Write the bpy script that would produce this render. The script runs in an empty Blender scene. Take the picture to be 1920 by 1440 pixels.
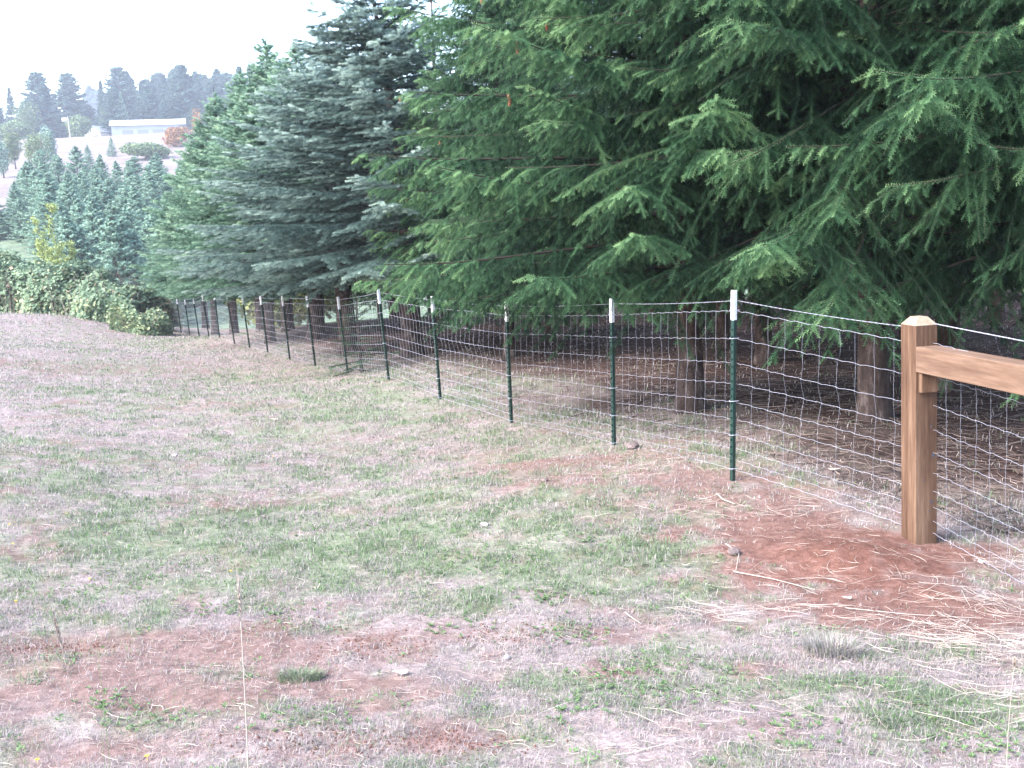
import bpy, math, random
import numpy as np
from mathutils import Vector, Matrix

sc = bpy.context.scene
COL = sc.collection
R_ = math.radians

# ------------------------------------------------------------------ camera
EYE = np.array([0.0, 0.0, 1.65])
FPX = 2107.0
PITCH, ROLL = R_(7.97), R_(2.9)
_r0 = np.array([1.0, 0, 0]); _u0 = np.array([0, math.sin(PITCH), math.cos(PITCH)])
CF = np.array([0, math.cos(PITCH), -math.sin(PITCH)])
CR = _r0 * math.cos(ROLL) - _u0 * math.sin(ROLL)
CU = _u0 * math.cos(ROLL) + _r0 * math.sin(ROLL)
cam_d = bpy.data.cameras.new('camera'); cam = bpy.data.objects.new('camera', cam_d); COL.objects.link(cam)
m = Matrix.Identity(4)
for i in range(3):
    m[i][0] = CR[i]; m[i][1] = CU[i]; m[i][2] = -CF[i]; m[i][3] = EYE[i]
cam.matrix_world = m
cam_d.sensor_width = 36; cam_d.lens = FPX / 1920 * 36
cam_d.clip_start = 0.05; cam_d.clip_end = 6000
sc.camera = cam

# ------------------------------------------------------------------ world, sun, exposure
SUN_EL, SUN_AZ = R_(42), R_(243)          # azimuth clockwise from +Y: behind the camera, to the left
w = bpy.data.worlds.new('World'); sc.world = w; w.use_nodes = True
nt = w.node_tree; nt.nodes.clear()
sky = nt.nodes.new('ShaderNodeTexSky'); sky.sky_type = 'NISHITA'; sky.sun_disc = False
sky.sun_elevation = SUN_EL; sky.sun_rotation = SUN_AZ
sky.air_density = 1.0; sky.dust_density = 2.2; sky.ozone_density = 1.0; sky.altitude = 200
bg = nt.nodes.new('ShaderNodeBackground'); bg.inputs['Strength'].default_value = 0.15
wo = nt.nodes.new('ShaderNodeOutputWorld')
nt.links.new(sky.outputs[0], bg.inputs['Color']); nt.links.new(bg.outputs[0], wo.inputs['Surface'])
sun_d = bpy.data.lights.new('sun', 'SUN'); sun_d.energy = 1.25; sun_d.angle = R_(35); sun_d.color = (1.0, 0.985, 0.96)
sun = bpy.data.objects.new('sun', sun_d); COL.objects.link(sun)
sdir = Vector((math.sin(SUN_AZ) * math.cos(SUN_EL), math.cos(SUN_AZ) * math.cos(SUN_EL), math.sin(SUN_EL)))
sun.rotation_euler = sdir.to_track_quat('Z', 'Y').to_euler()
sc.view_settings.view_transform = 'Standard'; sc.view_settings.look = 'None'
sc.view_settings.gamma = 1; sc.view_settings.use_curve_mapping = False
sc.view_settings.exposure = 2.75
sc.render.engine = 'CYCLES'
sc.cycles.max_bounces = 5; sc.cycles.diffuse_bounces = 3; sc.cycles.glossy_bounces = 1
sc.cycles.transmission_bounces = 2; sc.cycles.transparent_max_bounces = 4; sc.cycles.volume_bounces = 0
sc.cycles.use_denoising = True
sc.cycles.caustics_reflective = False; sc.cycles.caustics_refractive = False

# ------------------------------------------------------------------ layout helpers
def at(px, py, d):
    """world point seen at pixel (px, py) of the 1920x1440 photograph, d metres along the view axis"""
    return EYE + d * (CF + CR * (px - 960) / FPX + CU * (720 - py) / FPX)

rng = np.random.default_rng(7)
random.seed(7)

def vnoise(x, y, seed=0):
    x = np.asarray(x, float); y = np.asarray(y, float)
    xi = np.floor(x).astype(np.int64); yi = np.floor(y).astype(np.int64)
    fx = x - xi; fy = y - yi
    fx = fx * fx * (3 - 2 * fx); fy = fy * fy * (3 - 2 * fy)
    def h(a, b):
        n = (a * 374761393 + b * 668265263 + seed * 1442695041) & 0xffffffff
        n = ((n ^ (n >> 13)) * 1274126177) & 0xffffffff
        return ((n ^ (n >> 16)) & 0xffff) / 65535.0
    return (h(xi, yi) * (1 - fx) + h(xi + 1, yi) * fx) * (1 - fy) + (h(xi, yi + 1) * (1 - fx) + h(xi + 1, yi + 1) * fx) * fy

def fbm(x, y, sc_=1.0, seed=0, oct=4):
    a, t, s = 0.5, 0, 0
    for o in range(oct):
        s += a * vnoise(np.asarray(x) / sc_ * 2 ** o + 17.3 * o, np.asarray(y) / sc_ * 2 ** o - 9.1 * o, seed + o); t += a; a *= .55
    return s / t

def sstep(a, b, x):
    t = np.clip((x - a) / (b - a), 0, 1); return t * t * (3 - 2 * t)

# fence posts: top pixel, bottom pixel, distance along the view axis
TPOST = [(1364, 545, 1371, 888, 8.33), (1141, 560, 1149, 838, 10.3), (947, 566, 957, 795, 12.5), (810, 556, 824, 751, 14.7),
         (710, 543, 727, 711, 17.1), (635, 557, 651, 702, 19.8), (577, 555, 590, 688, 21.9), (531, 555, 542, 674, 24.2),
         (490, 555, 501, 661, 26.9), (456, 556, 467, 652, 29.4), (427, 553, 439, 645, 31.6), (403, 549, 411, 634, 33.8),
         (381, 552, 391, 632, 36.0), (364, 558, 373, 632, 38.6), (348, 560, 355, 630, 40.9), (333, 560, 339, 625, 43.6),
         (320, 562, 325, 621, 46.0)]
WP = at(1723, 1026, 7.03)
ctrl = [at(a[2], a[3], a[4]) for a in TPOST] + [WP]
for px, py, d in [(1295, 772, 12.0), (1640, 787, 10.4), (1433, 682, 16.6), (775, 668, 20.8), (552, 617, 33), (1035, 630, 23.5), (880, 622, 28),
                  (1900, 720, 12.5), (1500, 610, 22), (1880, 600, 22), (1200, 600, 30), (1880, 545, 33), (1500, 560, 34),
                  (0, 588, 45), (160, 596, 44), (0, 650, 24), (0, 760, 15), (0, 900, 9.3), (300, 800, 13.5), (300, 1000, 8.0), (600, 900, 10.0)]:
    ctrl.append(at(px, py, d))
for p in [(0, 0, 0), (-4, 0, .05), (4, 0, -.1), (0, -8, .3), (-8, 4, .1), (9, 3, -.25), (0, 3.5, -.2), (-3, 5, -.24), (3, 4, -.28), (-14, 12, -.3), (14, 12, -.55)]:
    ctrl.append(np.array(p, float))
ctrl = np.array(ctrl)
_A = np.c_[ctrl[:, :2], np.ones(len(ctrl))]
PLANE, *_ = np.linalg.lstsq(_A, ctrl[:, 2], rcond=None)
_res = ctrl[:, 2] - _A @ PLANE
def _k(d2): return np.sqrt(d2 + 9.0)
_d2 = ((ctrl[:, None, :2] - ctrl[None, :, :2]) ** 2).sum(-1)
RBFW = np.linalg.solve(_k(_d2) - 0.03 * np.eye(len(ctrl)), _res)

HEAPS = [(WP[0] - .55, WP[1] - .5, .38, .3, .06), (WP[0] - .15, WP[1] - 1.05, .35, .22, .05), (WP[0] - 1.0, WP[1] - .2, .3, .2, .03)]
HY = np.array([0, 45, 52, 66, 80, 97, 125, 162, 248, 300, 345, 430, 640, 1100, 3000.])
HZ = np.array([-2, -2.2, -3.0, -4.2, -2.5, 1.5, 5.5, 8.0, 22, 30.5, 32.5, 37, 48, 60, 60.])
def ground(x, y):
    x = np.asarray(x, float); y = np.asarray(y, float); sh = np.broadcast(x, y).shape
    X = np.broadcast_to(x, sh).ravel(); Y = np.broadcast_to(y, sh).ravel()
    Xc = np.clip(X, -30, 30); Yc = np.clip(Y, -12, 50)
    z = Xc * PLANE[0] + Yc * PLANE[1] + PLANE[2]
    for c, wt in zip(ctrl, RBFW):
        z = z + wt * _k((Xc - c[0]) ** 2 + (Yc - c[1]) ** 2)
    z = z + .05 * np.exp(-(((X - WP[0] + .55) / .45) ** 2 + ((Y - WP[1] + .25) / .4) ** 2))
    hz = np.interp(Y, HY, HZ)
    side = sstep(.28, -.08, X / np.maximum(Y, 1))
    hz = hz * side + (-3.2 - .01 * (Y - 45)) * (1 - side)
    hz = hz + 1.2 * (fbm(X, Y, 60, 5, 2) - .5) * sstep(70, 140, Y)
    for hx_, hy_, ax, ay, hh_ in HEAPS:
        z = z + hh_ * np.exp(-(((X - hx_) / ax) ** 2 + ((Y - hy_) / ay) ** 2)) * (.75 + .5 * fbm(X, Y, .12, 14, 3))
    t = sstep(46, 62, Y)
    z = z * (1 - t) + hz * t
    return z.reshape(sh)

def micro(x, y):
    r = np.hypot(x, y)
    a = sstep(60, 15, r)
    z = (fbm(x, y, .9, 21, 3) - .5) * .06 + (fbm(x, y, .16, 25, 3) - .5) * .035 * sstep(25, 8, r)
    return z * a

def gz(x, y): return ground(x, y) + micro(x, y)

def gp(px, py):
    """ground point seen at a pixel"""
    dr = CF + CR * (px - 960) / FPX + CU * (720 - py) / FPX
    lo, hi = 1.0, 60.0
    for t in np.arange(1.5, 60, .5):
        p = EYE + dr * t
        if p[2] < float(ground(p[0], p[1])): hi = t; lo = t - .5; break
    for _ in range(14):
        mm = (lo + hi) / 2; p = EYE + dr * mm
        if p[2] < float(ground(p[0], p[1])): hi = mm
        else: lo = mm
    p = EYE + dr * hi
    return np.array([p[0], p[1], float(gz(p[0], p[1]))])

def foot(px, py, d):
    p = at(px, py, d); return np.array([p[0], p[1], float(ground(p[0], p[1]))])

# ------------------------------------------------------------------ ground masks (real patches of soil, grass, litter)
_fx = np.array([at(a[2], a[3], a[4])[:2] for a in TPOST][::-1] + [WP[:2], WP[:2] + np.array([.35, -1.2]) * 2.2, WP[:2] + np.array([.35, -1.2]) * 6])
def right_of_fence(x, y):
    """signed distance-ish: positive on the plantation side"""
    fy = _fx[:, 1][::-1]; fxx = _fx[:, 0][::-1]
    xf = np.interp(y, fy, fxx)
    return (x - xf) * .92

SOIL = [(1590, 1030, .95, .60, 1.3), (1700, 1150, .55, .30, 1.2), (1440, 985, .45, .3, .8), (1800, 1160, .4, .25, .8),
        (1000, 870, 1.0, .35, .7), (1180, 862, .9, .4, .75), (1330, 905, .6, .4, .5), (1010, 905, .3, .15, .8), (900, 850, .7, .3, .35),
        (330, 1215, .75, .22, .7), (150, 1290, .6, .2, .6), (560, 1175, .35, .15, .6), (690, 1215, .2, .2, .5),
        (620, 1400, .4, .12, .6), (860, 1390, .3, .1, .5), (100, 1220, .3, .1, .5), (980, 1190, .35, .15, .45), (820, 1110, .25, .12, .35),
        (1390, 1270, .4, .16, .5), (200, 1400, .35, .12, .55), (480, 1290, .5, .15, .6),
        (60, 682, 3.0, .5, .6), (150, 700, 1.3, .45, .5), (70, 860, 1.6, .3, .35),
        (840, 1360, .5, .14, .4), (300, 1260, 1.3, .5, .42), (560, 1300, .8, .3, .3), (1250, 900, 1.2, .3, .6), (1400, 935, .8, .3, .7), (1080, 900, 1.0, .3, .45), (1500, 1000, .6, .4, .5)]
SOILW = [(*gp(px, py)[:2], a, b, s) for px, py, a, b, s in SOIL]
GREEN = [(550, 940, 4.0, 2.6, .38), (900, 1000, 1.8, 1.1, .45), (250, 1040, 2.0, .9, .32), (640, 740, 4, 4, .30), (760, 760, 1.5, 2.0, .3), (1090, 1050, .9, .7, .35), (960, 1120, .8, .5, .3),
         (400, 700, 4, 4, .15), (1650, 1320, .5, .22, .32), (1200, 1300, .7, .2, .22), (320, 640, 2.5, 2.5, .35), (1450, 1200, .5, .2, .25), (1100, 1270, .5, .2, .22), (700, 1350, .6, .2, .2), (350, 1340, .6, .15, .25)]
GREENW = [(*gp(px, py)[:2], a, b, s) for px, py, a, b, s in GREEN]
def masks(x, y):
    wx = x + (fbm(x, y, .5, 40, 3) - .5) * .5; wy = y + (fbm(x, y, .5, 44, 3) - .5) * .4
    soil = np.zeros_like(x)
    for a, b, sx, sy, s in SOILW:
        soil = soil + s * np.exp(-(((wx - a) / sx) ** 2 + ((wy - b) / sy) ** 2))
    n = fbm(x, y, 1.1, 3, 4)
    soil = soil + sstep(.60, .76, n) * .42
    det = fbm(x, y, .16, 31, 4)
    soil = np.clip(soil * 1.15 + (det - .5) * 2.0, 0, 1)
    soil = soil * (.58 + .42 * np.exp(-(((x - WP[0] + .4) / 1.3) ** 2 + ((y - WP[1] + .5) / 1.1) ** 2))) * sstep(.12, .35, soil)
    green = np.full_like(x, .10)
    for a, b, sx, sy, s in GREENW:
        green = green + 1.15 * s * np.exp(-(((x - a) / sx) ** 2 + ((y - b) / sy) ** 2))
    green = green + (fbm(x, y, 1.3, 60, 4) - .5) * .8 + (fbm(x, y, .22, 64, 4) - .5) * 2.2
    green = np.clip(green, 0, 1) * (1 - sstep(.3, .8, soil))
    rf = right_of_fence(x, y)
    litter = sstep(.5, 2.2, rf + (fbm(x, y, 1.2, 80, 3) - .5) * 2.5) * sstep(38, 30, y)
    return soil, green, litter

# ------------------------------------------------------------------ object helpers
def tag(o, label=None, cat=None, group=None, kind=None):
    if label: o['label'] = label
    if cat: o['category'] = cat
    if group: o['group'] = group
    if kind: o['kind'] = kind
    return o

def empty(name, loc, rz=0, **k):
    o = bpy.data.objects.new(name, None); COL.objects.link(o)
    o.location = Vector([float(v) for v in loc]); o.rotation_euler = (0, 0, rz); o.empty_display_size = .3
    return tag(o, **k)

class MB:
    def __init__(s): s.v = []; s.f = []; s.n = 0; s.m = []; s.t = []
    def add(s, V, F, mat=0, tint=0.5):
        """V (n,3); F (k,3|4) indices; tint scalar or per face"""
        V = np.asarray(V, np.float32); F = np.asarray(F, np.int32)
        s.v.append(V); s.f.append(F + s.n); s.n += len(V)
        s.m.append(np.full(len(F), mat, np.int32)); s.t.append(np.broadcast_to(np.asarray(tint, np.float32), (len(F),)).copy())
    def mesh(s, name, mats, smooth=False):
        me = bpy.data.meshes.new(name)
        V = np.concatenate(s.v)
        loops = np.concatenate([f.ravel() for f in s.f])
        tot = np.concatenate([np.full(len(f), f.shape[1], np.int32) for f in s.f])
        start = np.concatenate([[0], np.cumsum(tot)[:-1]]).astype(np.int32)
        me.vertices.add(len(V)); me.vertices.foreach_set('co', V.ravel())
        me.loops.add(len(loops)); me.loops.foreach_set('vertex_index', loops.astype(np.int32))
        me.polygons.add(len(tot)); me.polygons.foreach_set('loop_start', start)
        me.polygons.foreach_set('material_index', np.concatenate(s.m))
        at_ = me.attributes.new('tint', 'FLOAT', 'FACE'); at_.data.foreach_set('value', np.concatenate(s.t))
        for mm in (mats if isinstance(mats, (list, tuple)) else [mats]): me.materials.append(mm)
        me.update(calc_edges=True)
        if smooth: me.polygons.foreach_set('use_smooth', np.ones(len(tot), bool))
        else: me.polygons.foreach_set('use_smooth', np.zeros(len(tot), bool))
        return me
    def build(s, name, mats, parent=None, smooth=False, **k):
        o = bpy.data.objects.new(name, s.mesh(name, mats, smooth)); COL.objects.link(o)
        if parent is not None: o.parent = parent
        return tag(o, **k)
    def box(s, c, size, rot=None, mat=0, tint=.5, bev=0):
        c = np.asarray(c, float); hx, hy, hz = np.asarray(size, float) / 2
        V = np.array([[x, y, z] for z in (-hz, hz) for y in (-hy, hy) for x in (-hx, hx)])
        if rot is not None: V = V @ np.asarray(rot).T
        s.add(V + c, [[0, 2, 3, 1], [4, 5, 7, 6], [0, 1, 5, 4], [2, 6, 7, 3], [0, 4, 6, 2], [1, 3, 7, 5]], mat, tint)
    def prism(s, poly, z0, z1, mat=0, tint=.5):
        n = len(poly); P = np.asarray(poly, float)
        V = np.r_[np.c_[P, np.full(n, z0)], np.c_[P, np.full(n, z1)]]
        s.add(V, [[i, (i + 1) % n, (i + 1) % n + n, i + n] for i in range(n)], mat, tint)
        s.add(V[:n][::-1], [list(range(n))], mat, tint); s.add(V[n:], [list(range(n))], mat, tint)
    def tube(s, P, r, sides=5, mat=0, tint=.5, cap=True):
        P = np.asarray(P, float); n = len(P); r = np.broadcast_to(np.asarray(r, float), (n,))
        T = np.gradient(P, axis=0); T /= np.linalg.norm(T, axis=1)[:, None] + 1e-9
        ref = np.where(np.abs(T[:, 2:3]) > .9, np.array([[1., 0, 0]]), np.array([[0, 0, 1.]]))
        A = np.cross(T, ref); A /= np.linalg.norm(A, axis=1)[:, None] + 1e-9
        B = np.cross(T, A)
        a = np.arange(sides) * 2 * math.pi / sides
        V = P[:, None, :] + r[:, None, None] * (np.cos(a)[None, :, None] * A[:, None, :] + np.sin(a)[None, :, None] * B[:, None, :])
        i = np.arange(n - 1)[:, None] * sides; j = np.arange(sides)[None, :]; j2 = (j + 1) % sides
        F = np.stack([i + j, i + j2, i + sides + j2, i + sides + j], -1).reshape(-1, 4)
        s.add(V.reshape(-1, 3), F, mat, tint)
        if cap:
            s.add(V[0][::-1], [list(range(sides))], mat, tint); s.add(V[-1], [list(range(sides))], mat, tint)

def rotz(a): return np.array([[math.cos(a), -math.sin(a), 0], [math.sin(a), math.cos(a), 0], [0, 0, 1]])

# ------------------------------------------------------------------ materials
def mat(name, col=(.5, .5, .5), rough=.8, metal=0.0, spec=.3):
    mt = bpy.data.materials.new(name); mt.use_nodes = True
    b = mt.node_tree.nodes['Principled BSDF']
    b.inputs['Base Color'].default_value = (*col, 1); b.inputs['Roughness'].default_value = rough
    b.inputs['Metallic'].default_value = metal; b.inputs['Specular IOR Level'].default_value = spec
    return mt
def N(mt, t, **k):
    n = mt.node_tree.nodes.new(t)
    for a, v in k.items(): setattr(n, a, v)
    return n
def L(mt, a, b): mt.node_tree.links.new(a, b)
def ramp(mt, fac, stops):
    r = N(mt, 'ShaderNodeValToRGB'); e = r.color_ramp.elements
    while len(e) < len(stops): e.new(.5)
    for el, (p, c) in zip(e, stops): el.position = p; el.color = (*c, 1)
    L(mt, fac, r.inputs[0]); return r.outputs[0]
def noise(mt, scale, detail=4, rough=.6, vec=None, stretch=None):
    n = N(mt, 'ShaderNodeTexNoise'); n.inputs['Scale'].default_value = scale; n.inputs['Detail'].default_value = detail; n.inputs['Roughness'].default_value = rough
    tc = N(mt, 'ShaderNodeTexCoord')
    src = tc.outputs['Object']
    if stretch:
        mp = N(mt, 'ShaderNodeMapping'); mp.inputs['Scale'].default_value = stretch; L(mt, src, mp.inputs[0]); src = mp.outputs[0]
    L(mt, src, n.inputs['Vector']); return n.outputs[0]
def mix(mt, fac, a, b, mode='MIX'):
    n = N(mt, 'ShaderNodeMix', data_type='RGBA', blend_type=mode)
    for s, v in ((0, fac), (6, a), (7, b)):
        if hasattr(v, 'default_value') or hasattr(v, 'is_linked'): L(mt, v, n.inputs[s])
        elif s == 0: n.inputs[0].default_value = v
        else: n.inputs[s].default_value = (*v, 1)
    return n.outputs[2]
def attr(mt, name):
    a = N(mt, 'ShaderNodeAttribute'); a.attribute_name = name; return a.outputs['Fac']
def bump(mt, h, dist=.01, strength=.6):
    b = N(mt, 'ShaderNodeBump'); b.inputs['Distance'].default_value = dist; b.inputs['Strength'].default_value = strength
    L(mt, h, b.inputs['Height']); L(mt, b.outputs[0], mt.node_tree.nodes['Principled BSDF'].inputs['Normal'])
def base(mt, c): L(mt, c, mt.node_tree.nodes['Principled BSDF'].inputs['Base Color'])

def tint_mat(name, stops, rough=.6, spec=.25, transl=0.0):
    mt = mat(name, rough=rough, spec=spec)
    c = ramp(mt, attr(mt, 'tint'), stops); base(mt, c)
    if transl > 0:
        p = mt.node_tree.nodes['Principled BSDF']; o = mt.node_tree.nodes['Material Output']
        tr = N(mt, 'ShaderNodeBsdfTranslucent'); L(mt, c, tr.inputs[0])
        mx = N(mt, 'ShaderNodeMixShader'); mx.inputs[0].default_value = transl
        L(mt, p.outputs[0], mx.inputs[1]); L(mt, tr.outputs[0], mx.inputs[2]); L(mt, mx.outputs[0], o.inputs[0])
    return mt

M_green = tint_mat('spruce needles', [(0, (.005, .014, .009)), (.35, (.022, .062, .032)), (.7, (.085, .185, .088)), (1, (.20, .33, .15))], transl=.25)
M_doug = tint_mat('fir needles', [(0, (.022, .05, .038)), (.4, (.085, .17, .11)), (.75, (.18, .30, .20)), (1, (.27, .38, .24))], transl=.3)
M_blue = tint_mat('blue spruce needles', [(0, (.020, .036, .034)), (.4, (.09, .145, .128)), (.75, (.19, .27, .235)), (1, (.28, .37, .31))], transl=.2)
M_far = tint_mat('distant conifer needles', [(0, (.018, .042, .045)), (.5, (.04, .088, .082)), (1, (.08, .145, .115))], transl=.1)
M_mid = tint_mat('young conifer needles', [(0, (.06, .105, .085)), (.5, (.18, .29, .22)), (1, (.32, .44, .33))], transl=.25)
M_leaf = tint_mat('bramble leaves', [(0, (.07, .115, .07)), (.45, (.17, .245, .145)), (.8, (.28, .36, .22)), (.93, (.36, .37, .19)), (1, (.34, .23, .17))], transl=.25)
M_decid = tint_mat('broadleaf foliage', [(0, (.06, .10, .05)), (.5, (.13, .19, .09)), (1, (.24, .30, .13))], transl=.2)
M_russet = tint_mat('russet foliage', [(0, (.15, .065, .03)), (.5, (.30, .145, .06)), (1, (.42, .24, .11))], transl=.2)
M_sap = tint_mat('yellow green foliage', [(0, (.16, .2, .06)), (.5, (.32, .37, .13)), (1, (.46, .50, .22))], transl=.25)
M_grass = tint_mat('grass blades', [(0, (.39, .34, .33)), (.3, (.29, .25, .235)), (.5, (.20, .21, .16)), (.7, (.13, .18, .095)), (1, (.13, .225, .08))], transl=.3, rough=.7)
M_straw = tint_mat('dry straw', [(0, (.15, .11, .09)), (.5, (.29, .23, .195)), (1, (.48, .41, .35))], rough=.6, transl=.1)
M_twig = tint_mat('twigs', [(0, (.05, .035, .03)), (.5, (.14, .10, .085)), (1, (.26, .21, .18))])
M_bark = mat('bark', rough=.9, spec=.1)
base(M_bark, ramp(M_bark, noise(M_bark, 9, 5, .7, stretch=(1, 1, .35)), [(.3, (.018, .012, .011)), (.55, (.065, .047, .043)), (.75, (.20, .16, .15))]))
bump(M_bark, noise(M_bark, 26, 4, .7, stretch=(1, 1, .3)), .02, 1)
M_barkg = mat('mossy grey bark', rough=.9, spec=.1)
base(M_barkg, ramp(M_barkg, noise(M_barkg, 7, 5, .7, stretch=(1, 1, .5)), [(.3, (.05, .045, .03)), (.5, (.14, .115, .085)), (.75, (.36, .31, .27))]))
bump(M_barkg, noise(M_barkg, 26, 4, .7), .02, 1)
M_branch = mat('branch wood', (.045, .034, .03), .85, spec=.15)
M_galv = mat('galvanised wire', (.36, .36, .42), .5, .3, .4)
M_white = mat('white enamel', (.80, .80, .82), .4, 0, .5)
base(M_white, ramp(M_white, noise(M_white, 30, 3), [(.35, (.66, .66, .68)), (.6, (.82, .82, .84))]))
M_postg = mat('dark green enamel', (.008, .030, .024), .35, 0, .5)
def wood_mat(name, stretch, axis_cols):
    mt = mat(name, rough=.7, spec=.2)
    g = noise(mt, 16, 6, .7, stretch=stretch)
    c = ramp(mt, g, axis_cols)
    fine = noise(mt, 55, 3, .6, stretch=stretch)
    c = mix(mt, .35, c, ramp(mt, fine, [(.35, (.35, .3, .3)), (.6, (1, 1, 1))]), 'MULTIPLY')
    v = N(mt, 'ShaderNodeTexVoronoi'); v.inputs['Scale'].default_value = 4.2
    tc = N(mt, 'ShaderNodeTexCoord'); mp = N(mt, 'ShaderNodeMapping'); mp.inputs['Scale'].default_value = tuple(1 if s == max(stretch) else .62 for s in stretch)
    L(mt, tc.outputs['Object'], mp.inputs[0]); L(mt, mp.outputs[0], v.inputs['Vector'])
    k = N(mt, 'ShaderNodeMapRange'); k.inputs['From Min'].default_value = .045; k.inputs['From Max'].default_value = .085; L(mt, v.outputs['Distance'], k.inputs['Value'])
    base(mt, mix(mt, k.outputs[0], (.10, .045, .03), c)); bump(mt, fine, .002, .5)
    return mt
WC = [(.3, (.045, .022, .013)), (.5, (.108, .060, .037)), (.7, (.195, .122, .080))]
M_woodz = wood_mat('stained timber upright', (1, 1, .07), WC)
M_woodx = wood_mat('stained timber rail', (.07, 1, 1), [(.3, (.095, .053, .035)), (.5, (.16, .098, .067)), (.7, (.24, .16, .115))])
M_wend = mat('pale cut wood', (.3, .24, .18), .8)
base(M_wend, ramp(M_wend, noise(M_wend, 25, 4), [(.3, (.19, .14, .095)), (.7, (.29, .23, .17))]))
M_stone = mat('stone', rough=.9); base(M_stone, ramp(M_stone, noise(M_stone, 30, 4), [(.3, (.24, .19, .18)), (.7, (.50, .43, .41))])); bump(M_stone, noise(M_stone, 60, 4), .005)
M_dstone = mat('dark stone', rough=.9); base(M_dstone, ramp(M_dstone, noise(M_dstone, 30, 4), [(.3, (.07, .055, .055)), (.7, (.2, .15, .14))]))
M_flower = mat('yellow petals', (.85, .55, .03), .6)
M_cone = mat('brown cone scales', (.30, .12, .07), .8)
M_wall = mat('white painted metal siding', rough=.5, spec=.4)
base(M_wall, ramp(M_wall, noise(M_wall, .5, 3), [(.3, (.27, .285, .335)), (.7, (.34, .355, .40))]))
M_roof = mat('white metal roof', (.80, .80, .82), .9, 0, .05)
M_roofg = mat('grey shingles', (.22, .23, .28), .8)
M_dark = mat('dark opening', (.05, .05, .07), .6)
M_cream = mat('cream siding', (.50, .50, .45), .7)
M_tele = mat('weathered pole wood', (.42, .38, .38), .8)

# ground
M_gr = mat('ground', rough=.95, spec=.1)
n1 = noise(M_gr, 2.2, 6, .7); n2 = noise(M_gr, 14, 6, .75); n3 = noise(M_gr, 60, 4, .8)
dry = ramp(M_gr, n2, [(.3, (.18, .143, .138)), (.5, (.275, .225, .215)), (.7, (.38, .325, .31))])
dry = mix(M_gr, .6, dry, ramp(M_gr, n3, [(.36, (.55, .5, .5)), (.6, (1.25, 1.2, 1.2))]), 'MULTIPLY')
dry = mix(M_gr, .5, dry, ramp(M_gr, n1, [(.35, (.6, .58, .56)), (.65, (1, 1, 1))]), 'MULTIPLY')
grn = ramp(M_gr, n2, [(.3, (.095, .12, .07)), (.55, (.165, .20, .12)), (.75, (.25, .28, .18))])
soi = ramp(M_gr, n2, [(.3, (.082, .036, .026)), (.5, (.145, .068, .050)), (.72, (.235, .125, .098))])
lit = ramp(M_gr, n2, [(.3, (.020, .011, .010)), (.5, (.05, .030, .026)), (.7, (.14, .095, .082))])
gmul = N(M_gr, 'ShaderNodeMath', operation='MULTIPLY'); gmul.inputs[1].default_value = .75; L(M_gr, attr(M_gr, 'green'), gmul.inputs[0])
c = mix(M_gr, gmul.outputs[0], dry, grn)
c = mix(M_gr, attr(M_gr, 'soil'), c, soi)
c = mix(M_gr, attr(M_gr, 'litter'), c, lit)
hill = ramp(M_gr, noise(M_gr, .12, 5, .6), [(.35, (.155, .125, .12)), (.6, (.21, .172, .165))])
brush = ramp(M_gr, noise(M_gr, .6, 5, .7), [(.35, (.07, .10, .07)), (.65, (.16, .20, .13))])
c = mix(M_gr, attr(M_gr, 'brush'), c, brush)
c = mix(M_gr, attr(M_gr, 'hill'), c, hill)
base(M_gr, c)
bump(M_gr, mix(M_gr, .5, n3, n2), .03, .7)

# ------------------------------------------------------------------ ground sheet
def build_ground():
    th_f = np.arange(-36, 36.01, .17); th_b = np.arange(37, 323.01, 2.0)
    th = np.radians(np.r_[th_f, th_b]); nth = len(th)
    r = np.r_[.4, .9, 1.4, np.exp(np.arange(math.log(1.9), math.log(3000), .0125))]; nr = len(r)
    X = r[:, None] * np.sin(th)[None]; Y = r[:, None] * np.cos(th)[None]
    Z = ground(X, Y) + micro(X, Y)
    V = np.stack([X, Y, Z], -1).reshape(-1, 3)
    i = np.arange(nr - 1)[:, None] * nth; j = np.arange(nth)[None]; j2 = (j + 1) % nth
    F = np.stack([i + j, i + nth + j, i + nth + j2, i + j2], -1).reshape(-1, 4)
    b = MB(); b.add(V, F)
    b.add(V[:nth], [list(range(nth))[::-1]])
    me = b.mesh('ground', [M_gr], True)
    V = np.concatenate(b.v); x = V[:, 0].astype(float); y = V[:, 1].astype(float)
    soil, green, litter = masks(x, y)
    side = sstep(.28, -.08, x / np.maximum(y, 1))
    hill = sstep(118, 150, y + (fbm(x, y, 30, 90, 3) - .5) * 60) * side
    brush = sstep(50, 58, y) * (1 - hill)
    for nme, a in (('soil', soil), ('green', green), ('litter', litter * (1 - sstep(46, 56, y))), ('hill', hill), ('brush', brush)):
        at_ = me.attributes.new(nme, 'FLOAT', 'POINT'); at_.data.foreach_set('value', a.astype(np.float32))
    o = bpy.data.objects.new('ground', me); COL.objects.link(o); o['kind'] = 'structure'
build_ground()

# ------------------------------------------------------------------ foliage generators
def unit(v): return v / (np.linalg.norm(v, axis=-1, keepdims=True) + 1e-9)

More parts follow.
